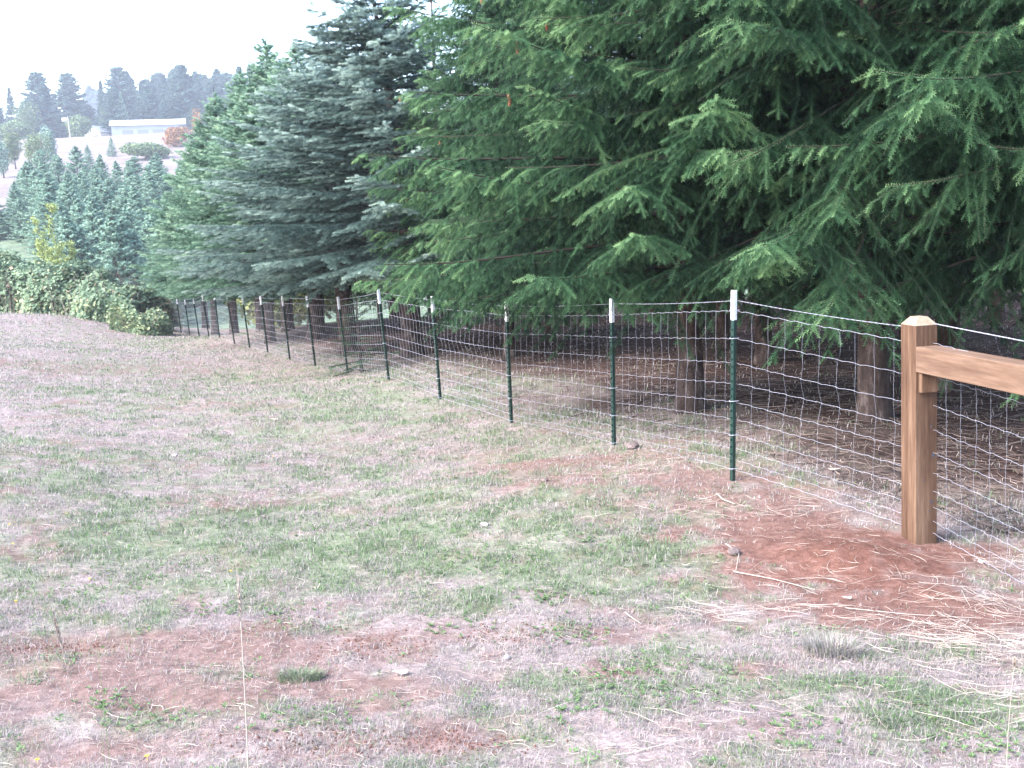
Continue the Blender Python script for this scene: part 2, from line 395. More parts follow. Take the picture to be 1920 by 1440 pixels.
def brushes(b, P0, P1, tint, nn, nl, nw, fwd=.55, mat=0, jit=.12, rr=None):
    """bottle-brush twigs: nn needle triangles round each segment P0-P1"""
    rr = rr or rng
    K = len(P0); D = P1 - P0; Ln = np.linalg.norm(D, axis=1); T = D / (Ln[:, None] + 1e-9)
    ref = np.where(np.abs(T[:, 2:3]) > .8, np.array([[1., 0, 0]]), np.array([[0, 0, 1.]]))
    A = unit(np.cross(T, ref)); B = np.cross(T, A)
    t = (np.arange(nn) + .5) / nn
    ph = rr.random((K, 1)) * 6.28 + np.arange(nn)[None] * 2.4 + rr.random((K, nn)) * .8
    sc_ = 1 - .35 * t ** 4 + 0 * ph
    l = nl * sc_ * (1 + (rr.random((K, nn)) - .5) * .4)
    rad = np.cos(ph)[..., None] * A[:, None] + np.sin(ph)[..., None] * B[:, None]
    side = -np.sin(ph)[..., None] * A[:, None] + np.cos(ph)[..., None] * B[:, None]
    o = P0[:, None] + T[:, None] * (t[None, :, None] * Ln[:, None, None])
    tip = o + rad * (l * math.sqrt(1 - fwd ** 2))[..., None] + T[:, None] * (l * fwd)[..., None]
    s = side * nw * .5
    V = np.stack([o - s, o + s, tip], 2).reshape(-1, 3)
    n = K * nn
    tt = np.clip(np.repeat(tint, nn).reshape(K, nn) + (rr.random((K, nn)) - .5) * jit + (t[None] - .5) * .16, 0, 1).ravel()
    b.add(V, np.arange(n * 3).reshape(-1, 3), mat, tt)

def conifer(seed, H=9, Rr=3.2, zb=1.0, whorl=.42, per=6, sec=.14, ter=.08, tl=.13, nn=26, nl=.02, nw=.003, droop=.35, hang=.6,
            elo=-8, ehi=38, prof=.75, start=.22, taper_top=True, dead=0, tipbright=.35, azmask=None, wr=1.0, fw=.55, hang2=None):
    hang2 = hang if hang2 is None else hang2
    rr = np.random.default_rng(seed)
    P0 = []; P1 = []; TT = []
    wood = MB()
    h = zb
    while h < H - .15:
        u = (h - zb) / (H - zb)
        LL = Rr * (1 - u) ** prof * (1 if u > .08 else .85 + u * 2)
        k = per if u < .8 else max(3, per - 2)
        a0 = rr.random() * 6.28
        for q in range(k):
            az = a0 + q * 6.283 / k + rr.normal() * .22
            hb = h + rr.normal() * whorl * .28
            Lb = LL * rr.uniform(.72, 1.12)
            if Lb < .12: Lb = .12
            el = R_(elo + (ehi - elo) * u ** .8 + rr.normal() * 6)
            dr = droop * (1 - .6 * u) * rr.uniform(.6, 1.3)
            out = np.array([math.cos(az), math.sin(az), 0.])
            sw = rr.normal() * .12
            def axis(s):
                s = np.asarray(s, float)[..., None]
                lat = np.array([-out[1], out[0], 0.])
                z = Lb * (math.sin(el) * s - dr * s ** 2 + .55 * dr * s ** 3.2)
                return out * (Lb * math.cos(el) * s) + lat * (Lb * sw * s ** 2) + np.array([0, 0, 1.]) * z + np.array([0, 0, hb])
            ns = max(4, int(Lb / .35) + 2)
            ss = np.linspace(0, 1, ns)
            wood.tube(axis(ss), (.004 + .0055 * Lb * (1 - ss)) * wr, 4, 1, cap=False)
            if azmask is not None and not azmask(az, u): 
                continue
            n = max(3, int(Lb * (1 - start) / sec))
            # axis brush
            sa = np.linspace(max(start, .2), 1, max(3, int(Lb * .8 / max(tl, .1)) + 1))
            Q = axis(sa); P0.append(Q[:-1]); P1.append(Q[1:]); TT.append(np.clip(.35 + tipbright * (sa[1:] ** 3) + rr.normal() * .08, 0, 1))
            for i in range(n):
                s = start + (1 - start) * (i + rr.random()) / n
                p = axis(s); tg = unit(axis(min(s + .03, 1.03)) - p)
                up = np.array([0, 0, 1.]); lat = unit(np.cross(tg, up))
                for sd in (-1, 1):
                    if rr.random() < .06: continue
                    ang = R_(rr.uniform(30, 78)) * (1 - .35 * s)
                    d = tg * math.cos(ang) + lat * sd * math.sin(ang)
                    ls = (Lb * .40 * (1 - s) ** .75 + min(.13, Lb * .3)) * rr.uniform(.45, 1.35)
                    hg = hang * rr.uniform(.5, 1.4)
                    m_ = max(1, int(ls / ter))
                    q = np.linspace(0, 1, m_ + 1)
                    C = p + d * (ls * q[:, None]) - up * (hg * ls * (q ** 1.6))[:, None]
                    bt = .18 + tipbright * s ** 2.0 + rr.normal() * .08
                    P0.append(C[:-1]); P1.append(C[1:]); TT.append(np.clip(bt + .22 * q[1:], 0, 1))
                    if ls > .35: wood.tube(C[::2] if len(C) > 4 else C, .0022 * wr, 3, 1, cap=False)
                    if m_ > 1 and tl > 0:
                        b0 = np.repeat(C[:-1], 2, 0); dd = unit(C[1:] - C[:-1]); dd = np.repeat(dd, 2, 0)
                        lt = unit(np.cross(dd, up)) * np.tile([1, -1], m_)[:, None]
                        K = len(b0)
                        a = np.radians(rr.uniform(30, 62, K))[:, None]
                        dv = dd * np.cos(a) + lt * np.sin(a) - up * (hang2 * rr.uniform(.1, 1.2, K))[:, None]
                        qq = np.repeat(q[:-1], 2)
                        l2 = tl * rr.uniform(.6, 1.25, K) * (1.15 - .65 * qq) * min(1, .5 + ls)
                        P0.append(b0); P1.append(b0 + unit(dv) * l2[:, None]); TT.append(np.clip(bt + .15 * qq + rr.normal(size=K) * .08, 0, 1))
        h += whorl * rr.uniform(.8, 1.2) * (1 if u < .7 else .75)
    # leader
    q = np.linspace(H - .5, H + .25, 5); C = np.c_[q * 0, q * 0, q]; P0.append(C[:-1]); P1.append(C[1:]); TT.append(np.full(4, .5))
    wood.tube(C, .008 * wr, 4, 1)
    P0 = np.concatenate(P0); P1 = np.concatenate(P1); TT = np.concatenate(TT)
    # add depth-independent clump variation
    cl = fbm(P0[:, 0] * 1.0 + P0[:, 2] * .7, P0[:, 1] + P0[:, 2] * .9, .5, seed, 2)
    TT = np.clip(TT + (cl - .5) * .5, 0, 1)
    brushes(wood, P0, P1, TT, nn, nl, nw, fwd=fw, rr=rr)
    return wood

def trunk_mb(seed, H, r, lean=(0, 0), stubs=0, zs=2.5, sides=9):
    rr = np.random.default_rng(seed); b = MB()
    n = max(6, int(H / .45)); z = np.linspace(-.25, H, n); u = np.clip(z / H, 0, 1)
    bx = lean[0] * H * u * (1 - u) + rr.normal() * .02 * np.sin(z * 1.3)
    by = lean[1] * H * u * (1 - u)
    rad = r * ((1 - u) ** .8 * .95 + .03) * (1 + .55 * np.exp(-np.clip(z, 0, 9) / .14))
    b.tube(np.c_[bx, by, z], rad, sides, 0)
    for i in range(stubs):
        zz = rr.uniform(.5, zs); a = rr.random() * 6.28; l = rr.uniform(.25, 1.1)
        p = np.array([np.interp(zz, z, bx), np.interp(zz, z, by), zz]); q = np.linspace(0, 1, 4)[:, None]
        d = np.array([math.cos(a), math.sin(a), rr.uniform(-.45, .15)])
        P = p + d * l * q + np.c_[q * 0, q * 0, -.25 * l * q ** 2]
        b.tube(P, np.linspace(.011, .003, 4), 4, 0, cap=False)
        for _ in range(3):
            k = rr.uniform(.3, .9); a2 = a + rr.choice([-1, 1]) * .8
            b.tube(np.array([p + d * l * k, p + d * l * k + np.array([math.cos(a2), math.sin(a2), -.3]) * l * .3]), .003, 3, 0, cap=False)
    return b

CROWN = {}
def tree(name, p, crown, trunk, sc_=1.0, sz=None, rz=0.0, tilt=(0, 0), parent_mats=None, **k):
    """p base point; crown, trunk: mesh datablocks"""
    e = empty(name, p, rz, **k)
    e.scale = (sc_, sc_, sz or sc_); e.rotation_euler = (tilt[0], tilt[1], rz)
    for nm, me in (('trunk', trunk), ('crown', crown)):
        if me is None: continue
        o = bpy.data.objects.new(nm, me); COL.objects.link(o); o.parent = e
    return e

# --- the meshes
import time as _t
_t0 = _t.time()
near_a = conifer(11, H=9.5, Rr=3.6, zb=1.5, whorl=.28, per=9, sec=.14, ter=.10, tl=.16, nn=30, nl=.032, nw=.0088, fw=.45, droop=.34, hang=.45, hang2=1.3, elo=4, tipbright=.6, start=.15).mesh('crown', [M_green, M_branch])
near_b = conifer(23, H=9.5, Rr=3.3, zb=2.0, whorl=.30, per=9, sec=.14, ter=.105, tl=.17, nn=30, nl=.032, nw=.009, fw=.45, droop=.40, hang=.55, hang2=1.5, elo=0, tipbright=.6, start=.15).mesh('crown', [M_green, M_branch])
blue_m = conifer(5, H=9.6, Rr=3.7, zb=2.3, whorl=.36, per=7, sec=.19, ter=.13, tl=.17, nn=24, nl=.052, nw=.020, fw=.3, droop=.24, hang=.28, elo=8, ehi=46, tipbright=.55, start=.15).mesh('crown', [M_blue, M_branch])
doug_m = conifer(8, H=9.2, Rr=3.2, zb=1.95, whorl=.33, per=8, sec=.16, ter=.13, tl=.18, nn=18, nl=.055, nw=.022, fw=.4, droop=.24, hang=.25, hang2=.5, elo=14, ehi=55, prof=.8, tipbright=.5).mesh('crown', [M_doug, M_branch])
inner_m = conifer(31, H=9, Rr=2.3, zb=2.3, whorl=.5, per=6, sec=.22, ter=.17, tl=.2, nn=11, nl=.06, nw=.03, droop=.4, hang=.5).mesh('crown', [M_green, M_branch])
inner2_m = conifer(32, H=8.6, Rr=2.5, zb=2.1, whorl=.5, per=6, sec=.22, ter=.17, tl=.2, nn=11, nl=.06, nw=.03, droop=.4, hang=.5).mesh('crown', [M_green, M_branch])
mid_ms = [conifer(40 + i, H=8, Rr=2.5 - .2 * i, zb=.25, whorl=.42, per=7, sec=.3, ter=.3, tl=.24, nn=10, nl=.15, nw=.10, droop=.2, hang=.25, elo=5, ehi=55, prof=[.62, .8, .5][i]).mesh('crown', [M_mid, M_branch]) for i in range(3)]
far_ms = [conifer(50 + i, H=22, Rr=[4.6, 5.6, 3.8, 5.0][i], zb=[1.5, 2.5, 1, 3][i], whorl=.85, per=7, sec=.6, ter=.7, tl=.6, nn=9, nl=.50, nw=.38, droop=[.3, .15, .4, .2][i], hang=.25, elo=-5, ehi=40, prof=[.7, .5, .9, .42][i], start=.15, wr=3).mesh('crown', [M_far, M_branch]) for i in range(4)]
print('crowns', _t.time() - _t0)
tr_near = trunk_mb(1, 9.3, .145, (.01, .01), 26, 2.6, 12).mesh('trunk', [M_bark], True)
tr_blue = trunk_mb(2, 9.3, .19, (.06, 0), 16, 2.6, 12).mesh('trunk', [M_bark], True)
tr_in = [trunk_mb(3 + i, 8.6, .10 + .025 * i, (.02, .01), 26, 3.2).mesh('trunk', [M_bark], True) for i in range(2)]
tr_mid = trunk_mb(6, 7.6, .1, sides=6).mesh('trunk', [M_bark], True)
tr_far = trunk_mb(7, 21, .3, sides=6).mesh('trunk', [M_bark], True)

# ------------------------------------------------------------------ trees behind the fence
G1 = 'spruces along the fence'
def T(px, py, d, crown, trunk, label, s=1, sz=None, rz=0, tilt=(0, 0), name='spruce_tree', cat='tree', group=G1, ytop=None, Hn=9.5):
    if ytop is not None: sz = (at(px, ytop, d)[2] - foot(px, py, d)[2]) / Hn
    return tree(name, foot(px, py, d), crown, trunk, s, sz, rz, tilt, label=label, cat=cat, group=group)
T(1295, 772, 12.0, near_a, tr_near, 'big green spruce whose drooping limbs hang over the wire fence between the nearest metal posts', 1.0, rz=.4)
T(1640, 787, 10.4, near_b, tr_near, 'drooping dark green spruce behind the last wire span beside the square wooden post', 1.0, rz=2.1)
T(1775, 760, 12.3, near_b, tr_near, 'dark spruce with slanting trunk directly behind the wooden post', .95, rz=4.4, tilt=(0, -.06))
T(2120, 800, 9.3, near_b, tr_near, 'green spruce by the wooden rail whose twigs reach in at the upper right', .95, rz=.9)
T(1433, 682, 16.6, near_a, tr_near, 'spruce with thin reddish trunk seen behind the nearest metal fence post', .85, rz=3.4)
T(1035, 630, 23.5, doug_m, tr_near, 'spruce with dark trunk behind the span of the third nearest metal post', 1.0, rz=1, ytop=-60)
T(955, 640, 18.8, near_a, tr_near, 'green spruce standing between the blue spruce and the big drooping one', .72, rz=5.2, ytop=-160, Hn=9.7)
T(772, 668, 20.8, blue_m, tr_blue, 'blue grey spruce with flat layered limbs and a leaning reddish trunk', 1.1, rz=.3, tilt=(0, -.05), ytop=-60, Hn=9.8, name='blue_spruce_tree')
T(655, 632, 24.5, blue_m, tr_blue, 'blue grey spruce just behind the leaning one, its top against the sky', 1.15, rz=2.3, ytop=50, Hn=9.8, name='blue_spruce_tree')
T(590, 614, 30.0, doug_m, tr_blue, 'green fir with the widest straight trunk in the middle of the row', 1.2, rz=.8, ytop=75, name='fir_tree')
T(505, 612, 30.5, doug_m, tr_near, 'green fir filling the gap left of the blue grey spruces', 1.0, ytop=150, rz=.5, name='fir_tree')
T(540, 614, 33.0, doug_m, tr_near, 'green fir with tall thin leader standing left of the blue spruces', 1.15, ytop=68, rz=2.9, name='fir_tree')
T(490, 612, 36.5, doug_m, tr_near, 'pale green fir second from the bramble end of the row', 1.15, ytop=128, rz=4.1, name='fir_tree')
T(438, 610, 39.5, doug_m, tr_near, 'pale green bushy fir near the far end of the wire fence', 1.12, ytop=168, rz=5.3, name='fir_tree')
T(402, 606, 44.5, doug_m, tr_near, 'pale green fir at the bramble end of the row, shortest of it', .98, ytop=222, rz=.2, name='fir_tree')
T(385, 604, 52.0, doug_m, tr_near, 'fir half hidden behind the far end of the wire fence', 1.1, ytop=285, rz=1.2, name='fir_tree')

def hang_cones(tr, me, n, seed):
    r = np.random.default_rng(seed); co = np.empty(len(me.vertices) * 3, np.float32); me.vertices.foreach_get('co', co); co = co.reshape(-1, 3)
    rad = np.hypot(co[:, 0], co[:, 1]); ok = np.where((rad > (1 - co[:, 2] / 9.6) * 3.0) & (co[:, 2] > 3.2) & (co[:, 2] < 7.5))[0]
    b = MB(); z = np.linspace(0, -.10, 9); b.tube(np.c_[z * 0, z * 0, z], .017 * np.sin(np.linspace(.35, 2.9, 9)) ** .7, 7, 0)
    for k in range(40):
        q = k / 40; a = k * 2.4; rr_ = .017 * math.sin(.35 + 2.5 * q) ** .7; d = np.array([math.cos(a), math.sin(a), 0]); sd = np.array([-d[1], d[0], 0]) * .007; p = d * rr_ + np.array([0, 0, -.1 * q])
        b.add([p + sd, p - sd, p + d * .006 - np.array([0, 0, .012])], [[0, 1, 2]])
    cm = b.mesh('cone', [M_cone])
    Mi = tr.matrix_basis
    pts = co[r.choice(ok, 600)]
    good = [p for p in pts if (Mi @ Vector([float(v) for v in p])).x < tr.location.x + .3 and (Mi @ Vector([float(v) for v in p])).y < tr.location.y]
    for p in good[:n]:
        o = bpy.data.objects.new('cone', cm); COL.objects.link(o); o.parent = tr; o.location = (float(p[0]), float(p[1]), float(p[2]) - .01)
bpy.context.view_layer.update()
for o_ in [o for o in bpy.data.objects if o.get('label', '').startswith(('green spruce standing between', 'big green spruce'))]: hang_cones(o_, near_a, 9, 3)

# interior of the plantation: rows behind
ua = np.array([-.40, .917]); va = np.array([.917, .40]); o0 = foot(1640, 787, 10.4)[:2]
edge = [(-2.0, 0)]
placed = [e.location.to_2d() for e in bpy.data.objects if e.type == 'EMPTY']
rr = random.Random(5)
cnt = 0
for i in range(1, 8):
    for j in range(-2, 15):
        q = o0 + va * (i * 3.1 + .6) + ua * (j * 3.2 + (i % 2) * 1.5) + np.array([rr.uniform(-.5, .5), rr.uniform(-.5, .5)])
        if q[1] < 8 or (i > 5 and j < 3): continue
        rel = (q[0]) / q[1]
        if rel > .62: continue
        if rel < -.25 and i > 3: continue
        if any((Vector(q) - pp).length < 2.0 for pp in placed): continue
        # clearing seen through the trunks on the right
        if q[1] > 22 and .40 < rel < .50: continue
        g = float(ground(q[0], q[1]))
        pxx = 960 + rel * FPX; capz = at(pxx, np.interp(pxx, [300, 400, 480, 560, 640, 700, 800], [290, 230, 170, 110, 80, 10, -200]), q[1])[2]
        szz = min(1.05, (capz - g) / 9.3)
        k = cnt % 2
        ix = cnt
        e = tree('plantation_spruce', (q[0], q[1], g), (inner_m, inner2_m)[k], tr_in[k], rr.uniform(.9, 1.12), sz=szz, rz=rr.random() * 6.28, tilt=(rr.uniform(-.03, .03), rr.uniform(-.05, .03)),
                 label='dark trunked spruce with bare lower trunk in the shade inside the plantation', cat='tree', group='spruces inside the plantation')
        cnt += 1
# small sapling behind the fence, half dead
sp = conifer(77, H=1.5, Rr=.62, zb=.1, whorl=.16, per=5, sec=.08, ter=.07, tl=.08, nn=14, nl=.018, nw=.004, droop=.1, hang=.1).mesh('crown', [M_green, M_branch])
tree('spruce_sapling', foot(676, 668, 19.4), sp, trunk_mb(9, 1.4, .03, sides=6).mesh('trunk', [M_bark], True), label='knee high dark spruce sapling with bare twigs just inside the fence', cat='sapling')
# bright shrubs beyond the plantation
def leafblob(b, n, cx, cy, cz, rx, ry, rz_, size, tint=(.5, .25), seed=0, shell=.55, mat=0, lump=.35, fl=0.0):
    r = np.random.default_rng(seed)
    d = unit(r.normal(size=(n, 3)))
    rad = shell + (1 - shell) * r.random(n) ** .6
    lumps = 1 + lump * (fbm(d[:, 0] * 3 + d[:, 2] * 2, d[:, 1] * 3 - d[:, 2] * 1.5, 1.0, seed, 3) - .5) * 2
    P = d * (rad * lumps)[:, None] * np.array([rx, ry, rz_]) + np.array([cx, cy, cz])
    leaves(b, P, unit(d * .8 + r.normal(size=(n, 3)) * .7 + np.array([0, 0, .5])), size, tint, r, mat)
def leaves(b, P, nrm, size, tint, r, mat=0, aspect=.62):
    n = len(P); a = unit(np.cross(nrm, r.normal(size=(n, 3)))); c_ = np.cross(nrm, a)
    s = size * r.uniform(.6, 1.35, n)[:, None]
    V = np.stack([P - a * s * .5, P + c_ * s * .5 * aspect + nrm * s * .08, P + a * s * .5, P - c_ * s * .5 * aspect + nrm * s * .08], 1).reshape(-1, 3)
    i = np.arange(n)[:, None] * 4
    F = np.concatenate([i + np.array([[0, 1, 2]]), i + np.array([[0, 2, 3]])], 0)
    t = np.clip(tint[0] + r.normal(size=n) * tint[1], 0, 1)
    b.add(V, F, mat, np.r_[t, t])
for k, (px, py, d, rx, h, lab) in enumerate([(1885, 560, 40, 3.0, 5, 'sunlit yellow green tree in the gap between trunks at the far right'), (1700, 565, 44, 3.0, 5, 'yellow green tree glimpsed between trunks above the wooden post'),
                                             (545, 600, 52, 2.6, 4, 'bright shrub seen between two trunks beyond the middle of the fence')]):
    b = MB(); leafblob(b, 5200, 0, 0, h * .52, rx, rx, h * .5, .28, (.55, .2), 90 + k)
    e = empty('broadleaf_tree', foot(px, py, d), label=lab, cat='tree')
    b.build('crown', [M_sap], e); trunk_mb(90 + k, h * .8, .09, sides=6).build('trunk', [M_bark], e, True)

# ------------------------------------------------------------------ wire fence
FH = 1.36
GAPS = np.array([3, 3.5, 4, 4.5, 5, 5.5, 6, 7, 8]) * .0254
WZ = .035 + np.r_[0, np.cumsum(GAPS)]
fb = foot(*TPOST[0][2:4], TPOST[0][4])
fence = empty('wire_fence', fb, label='long woven wire fence on dark green metal posts with white tips', cat='fence')
def post_mb():
    b = MB()
    prof = [(-.019, 0), (.019, 0), (.019, .005), (.004, .007), (.003, .034), (-.003, .034), (-.004, .007), (-.019, .005)]
    b.prism([(x, y) for x, y in prof][::-1], -.3, FH - .215)
    for k in range(20):
        b.box((0, -.005, .05 + k * .054), (.012, .011, .016))
    b2 = MB(); b2.prism([(x * 1.08, y * 1.05 - .0008) for x, y in prof][::-1], FH - .215, FH)
    for k in range(3): b2.box((0, -.006, FH - .19 + k * .06), (.012, .011, .016))
    b3 = MB()
    P = [(-.03, .04, 0), (-.026, .0, .003), (-.012, -.016, 0), (.012, -.016, -.002), (.026, .0, 0), (.03, .04, .002)]
    b3.tube(P, .0026, 4)
    return b.mesh('post', [M_postg]), b2.mesh('tip', [M_white]), b3.mesh('clip', [M_galv])
me_p, me_t, me_c = post_mb()
BASE = []; TOP = []
for i, (tx, ty, bx, by, d) in enumerate(TPOST):
    pb = foot(bx, by, d); pb[2] = at(bx, by, d)[2] - .01
    tp = at(tx, ty, d)
    v = unit(tp - pb); v[1] = 0.0; v = unit(v); v[0] = np.clip(v[0], -.08, .08); v = unit(v)
    if i == 0: fd = at(*TPOST[1][2:4], TPOST[1][4]) - pb
    elif i < len(TPOST) - 1: fd = at(*TPOST[i + 1][2:4], TPOST[i + 1][4]) - at(*TPOST[i - 1][2:4], TPOST[i - 1][4])
    yaw = math.atan2(fd[1], fd[0])                      # along the fence
    X = np.array([-math.cos(yaw), -math.sin(yaw), 0]); X = unit(X - v * X.dot(v)); Y = np.cross(v, X)
    if Y[0] < 0: X = -X; Y = np.cross(v, X)            # stem points to the plantation side
    Mx = Matrix([[X[r], Y[r], v[r], 0] for r in range(3)] + [[0, 0, 0, 1]])
    sz = np.linalg.norm(tp - pb) / FH
    sz = float(np.clip(sz, .9, 1.1))
    Mx = Matrix.Translation(Vector(pb) - fence.location) @ Mx @ Matrix.Diagonal((1, 1, sz, 1))
    po = bpy.data.objects.new('post', me_p); COL.objects.link(po); po.parent = fence; po.matrix_local = Mx
    ti = bpy.data.objects.new('tip', me_t); COL.objects.link(ti); ti.parent = po
    if i < 10:
        for zz in ([.05, WZ[3], WZ[5] + .01, WZ[8], WZ[9]] if i < 6 else [WZ[4], WZ[7]]):
            cl = bpy.data.objects.new('clip', me_c); COL.objects.link(cl); cl.parent = po; cl.location = (0, 0, zz)
    BASE.append(pb + Y * .037); TOP.append((v, sz))
print('base', BASE[0], WP)

def wire_span(p0, v0, p1, v1, r, seed, cell=.152, zoff=0.0, hide_above=None, bottom_lift=0.0):
    """woven mesh between two uprights (p base point, v up vector)"""
    rs = np.random.default_rng(seed); b = MB()
    Ls = np.linalg.norm(p1 - p0); n = max(3, int(round(Ls / cell)))
    sag = rs.normal(size=10) * .006
    nrm = unit(np.cross(unit(p1 - p0), np.array([0, 0, 1.])))
    u = np.linspace(0, 1, n * 8 + 1)
    off = rs.normal(size=10) * .004
    def pt(u, k):
        u = np.asarray(u, float)[..., None]
        h = WZ[k] + zoff
        return (p0 * (1 - u) + p1 * u) + (v0 * (1 - u) + v1 * u) * h + np.array([0, 0, 1.]) * (sag[k] * 4 * u * (1 - u)) + nrm * (rs_b[k] * np.sin(u * math.pi))
    rs_b = rs.normal(size=10) * .012
    for k in range(10):
        P = pt(u, k)
        ph = u * n * 2 * math.pi
        cr = .0030 * (np.sin(ph) + .5 * np.sin(2 * ph + k)) * rs.uniform(.5, 1.4, len(u))
        P = P + np.array([0, 0, 1.]) * cr[:, None]
        b.tube(P, r * (1.25 if k in (0, 9) else 1.0), 4, cap=False)
    for c in range(1, n):
        kink = 0
        for k in range(9):
            a = pt(c / n, k); d_ = pt(c / n, k + 1)
            along = unit(p1 - p0)
            if rs.random() < .12: kink = rs.normal() * .012
            kk = rs.normal() * .003 + (kink if k >= 5 else 0)
            mid = (a + d_) / 2 + along * (kk + rs.normal() * .003)
            b.tube(np.array([a - v0 * .004, a * .75 + mid * .25 + along * kk * .5, mid, d_ * .75 + mid * .25 + along * kk * .5, d_ + v0 * .004]), r * .66, 3, cap=False)
    return b
Pw = WP.copy(); Pw[2] -= .02
RD = np.array([math.sin(R_(10)), -math.cos(R_(10)), -.004])   # rail runs towards the camera
RDn = np.array([math.cos(R_(10)), math.sin(R_(10)), 0.])      # horizontal normal, away to the plantation side
PWID = .142
endw = Pw + RDn * .02 - unit(RD) * .088; endw[2] = at(1688, 1003, 7.05)[2] - WZ[0] + .02
loc0 = np.array(fence.location)
def localbuild(b, name, mats, parent, origin, smooth=True, **k):
    for v in b.v: v -= np.asarray(origin, np.float32)
    return b.build(name, mats, parent, smooth, **k)
chain = [(endw, np.array([-.0, 0, 1.]), 1.0)] + [(BASE[i], TOP[i][0], TOP[i][1]) for i in range(len(BASE))]
for i in range(len(chain) - 1):
    r = .0012 if i < 3 else (.0017 if i < 7 else .0021)
    b = wire_span(chain[i][0], chain[i][1], chain[i + 1][0], chain[i + 1][1], r, 200 + i)
    localbuild(b, 'wire_mesh', [M_galv], fence, loc0)
    # single strand along the top
    z0, z1 = [FH * (.945 if j == 1 else .965) * chain[j][2] for j in (i, i + 1)]
    if i == 0: z0 = 1.31
    u = np.linspace(0, 1, 60)[:, None]
    A = chain[i][0] + chain[i][1] * z0; B = chain[i + 1][0] + chain[i + 1][1] * z1
    P = A * (1 - u) + B * u - np.array([0, 0, .012]) * 4 * u * (1 - u)
    b = MB(); ph = u[:, 0] * np.linalg.norm(B - A) / .09 * 6.28
    o1 = np.c_[0 * ph, np.cos(ph), np.sin(ph)] * .0018
    b.tube(P + o1, r * .95, 4, cap=False); b.tube(P - o1, r * .95, 4, cap=False)
    localbuild(b, 'top_strand', [M_galv], fence, loc0)
# span to the right of the wooden post, behind the rail
p0 = Pw + RDn * .045 + unit(RD) * .085; p0[2] = at(1757, 1003, 6.9)[2] - WZ[0]
p1 = Pw + RD * 2.45 + RDn * .045; p1[2] = float(ground(p1[0], p1[1]))
p1[2] = p0[2] - .10
localbuild(wire_span(p0, np.array([0, 0, 1.]), p1, np.array([0, 0, 1.]), .0012, 300, zoff=.0), 'wire_mesh', [M_galv], fence, loc0)
u = np.linspace(0, 1, 90)[:, None]; A = p0 + np.array([0, 0, 1.335]); B = p1 + np.array([0, 0, 1.36])
P = A * (1 - u) + B * u; ph = u[:, 0] * 26 * 6.28
b = MB(); o1 = np.c_[0 * ph, np.cos(ph), np.sin(ph)] * .002
b.tube(P + o1, .0021, 4, cap=False); b.tube(P - o1, .0021, 4, cap=False)
localbuild(b, 'top_strand', [M_galv], fence, loc0)

# ------------------------------------------------------------------ wooden brace
brace = empty('timber_fence_brace', Pw, math.atan2(RD[1], RD[0]), label='reddish brown timber post and rail with pale chamfered top at the right', cat='fence brace')
# local axes: +X runs along the rail towards the camera, +Y to the plantation side
def rbox(b, x0, x1, y0, y1, z0, z1, bv=.004, mat=0):
    """box with small chamfers on the long edges"""
    dx, dy, dz = x1 - x0, y1 - y0, z1 - z0
    if dz >= max(dx, dy):
        poly = [(x0 + bv, y0), (x1 - bv, y0), (x1, y0 + bv), (x1, y1 - bv), (x1 - bv, y1), (x0 + bv, y1), (x0, y1 - bv), (x0, y0 + bv)]
        b.prism(poly, z0, z1, mat)
    else:
        poly = [(y0 + bv, z0), (y1 - bv, z0), (y1, z0 + bv), (y1, z1 - bv), (y1 - bv, z1), (y0 + bv, z1), (y0, z1 - bv), (y0, z0 + bv)]
        n = 8; V = np.array([(x0, a, c) for a, c in poly] + [(x1, a, c) for a, c in poly])
        b.add(V, [[i, (i + 1) % n, (i + 1) % n + n, i + n] for i in range(n)], mat)
        b.add(V[:n][::-1], [list(range(n))], mat); b.add(V[n:], [list(range(n))], mat)
H0 = 1.42; hw = .085; hy = .0725
def wooden_post(x):
    b = MB(); rbox(b, x - hw, x + hw, -hy, hy, -.4, H0)
    p = b.build('post', [M_woodz], brace)
    b = MB(); h2 = hw * .5; h3 = hy * .45
    lo = np.array([(x - hw, -hy), (x + hw, -hy), (x + hw, hy), (x - hw, hy)]); hi = np.array([(x - h2, -h3), (x + h2, -h3), (x + h2, h3), (x - h2, h3)])
    V = np.r_[np.c_[lo, np.full(4, H0)], np.c_[hi, np.full(4, H0 + .048)]]
    b.add(V, [[0, 1, 5, 4], [1, 2, 6, 5], [2, 3, 7, 6], [3, 0, 4, 7], [4, 5, 6, 7]]); b.build('post_top', [M_wend], p)
    b = MB()
    if x == 0:
        for z, y, q in ((.33, .035, .009), (.27, .022, .006), (.62, .045, .011), (.47, -.02, .005), (.80, .03, .007)): b.tube([(x + hw - .003, y, z), (x + hw + .0012, y, z)], q, 10)
        b.build('knot', [M_dark], p)
wooden_post(0); wooden_post(2.5)
RT = H0 - .125; RH = .155
b = MB(); rbox(b, hw + .0015, 2.5 - hw - .0015, -hy + .003, hy - .003, RT - RH, RT); rail = b.build('rail', [M_woodx], brace)
b = MB()
for z in (RT - .045, RT - .105):
    b.tube([(hw + .022, -hy + .006, z), (hw + .022, -hy + .0026, z)], .0045, 8)
b.build('nail_hole', [M_dark], rail)
for x, s in ((hw, 1), (2.5 - hw, -1)):
    b = MB(); x0, x1 = sorted((x + s * .0015, x + s * .041)); rbox(b, x0, x1, -hy + .018, hy - .018, RT - RH - .122, RT - RH - .0015, .003); b.build('support_block', [M_woodz], brace)
Rb = np.array(brace.matrix_basis)[:3, :3] if False else rotz(math.atan2(RD[1], RD[0]))

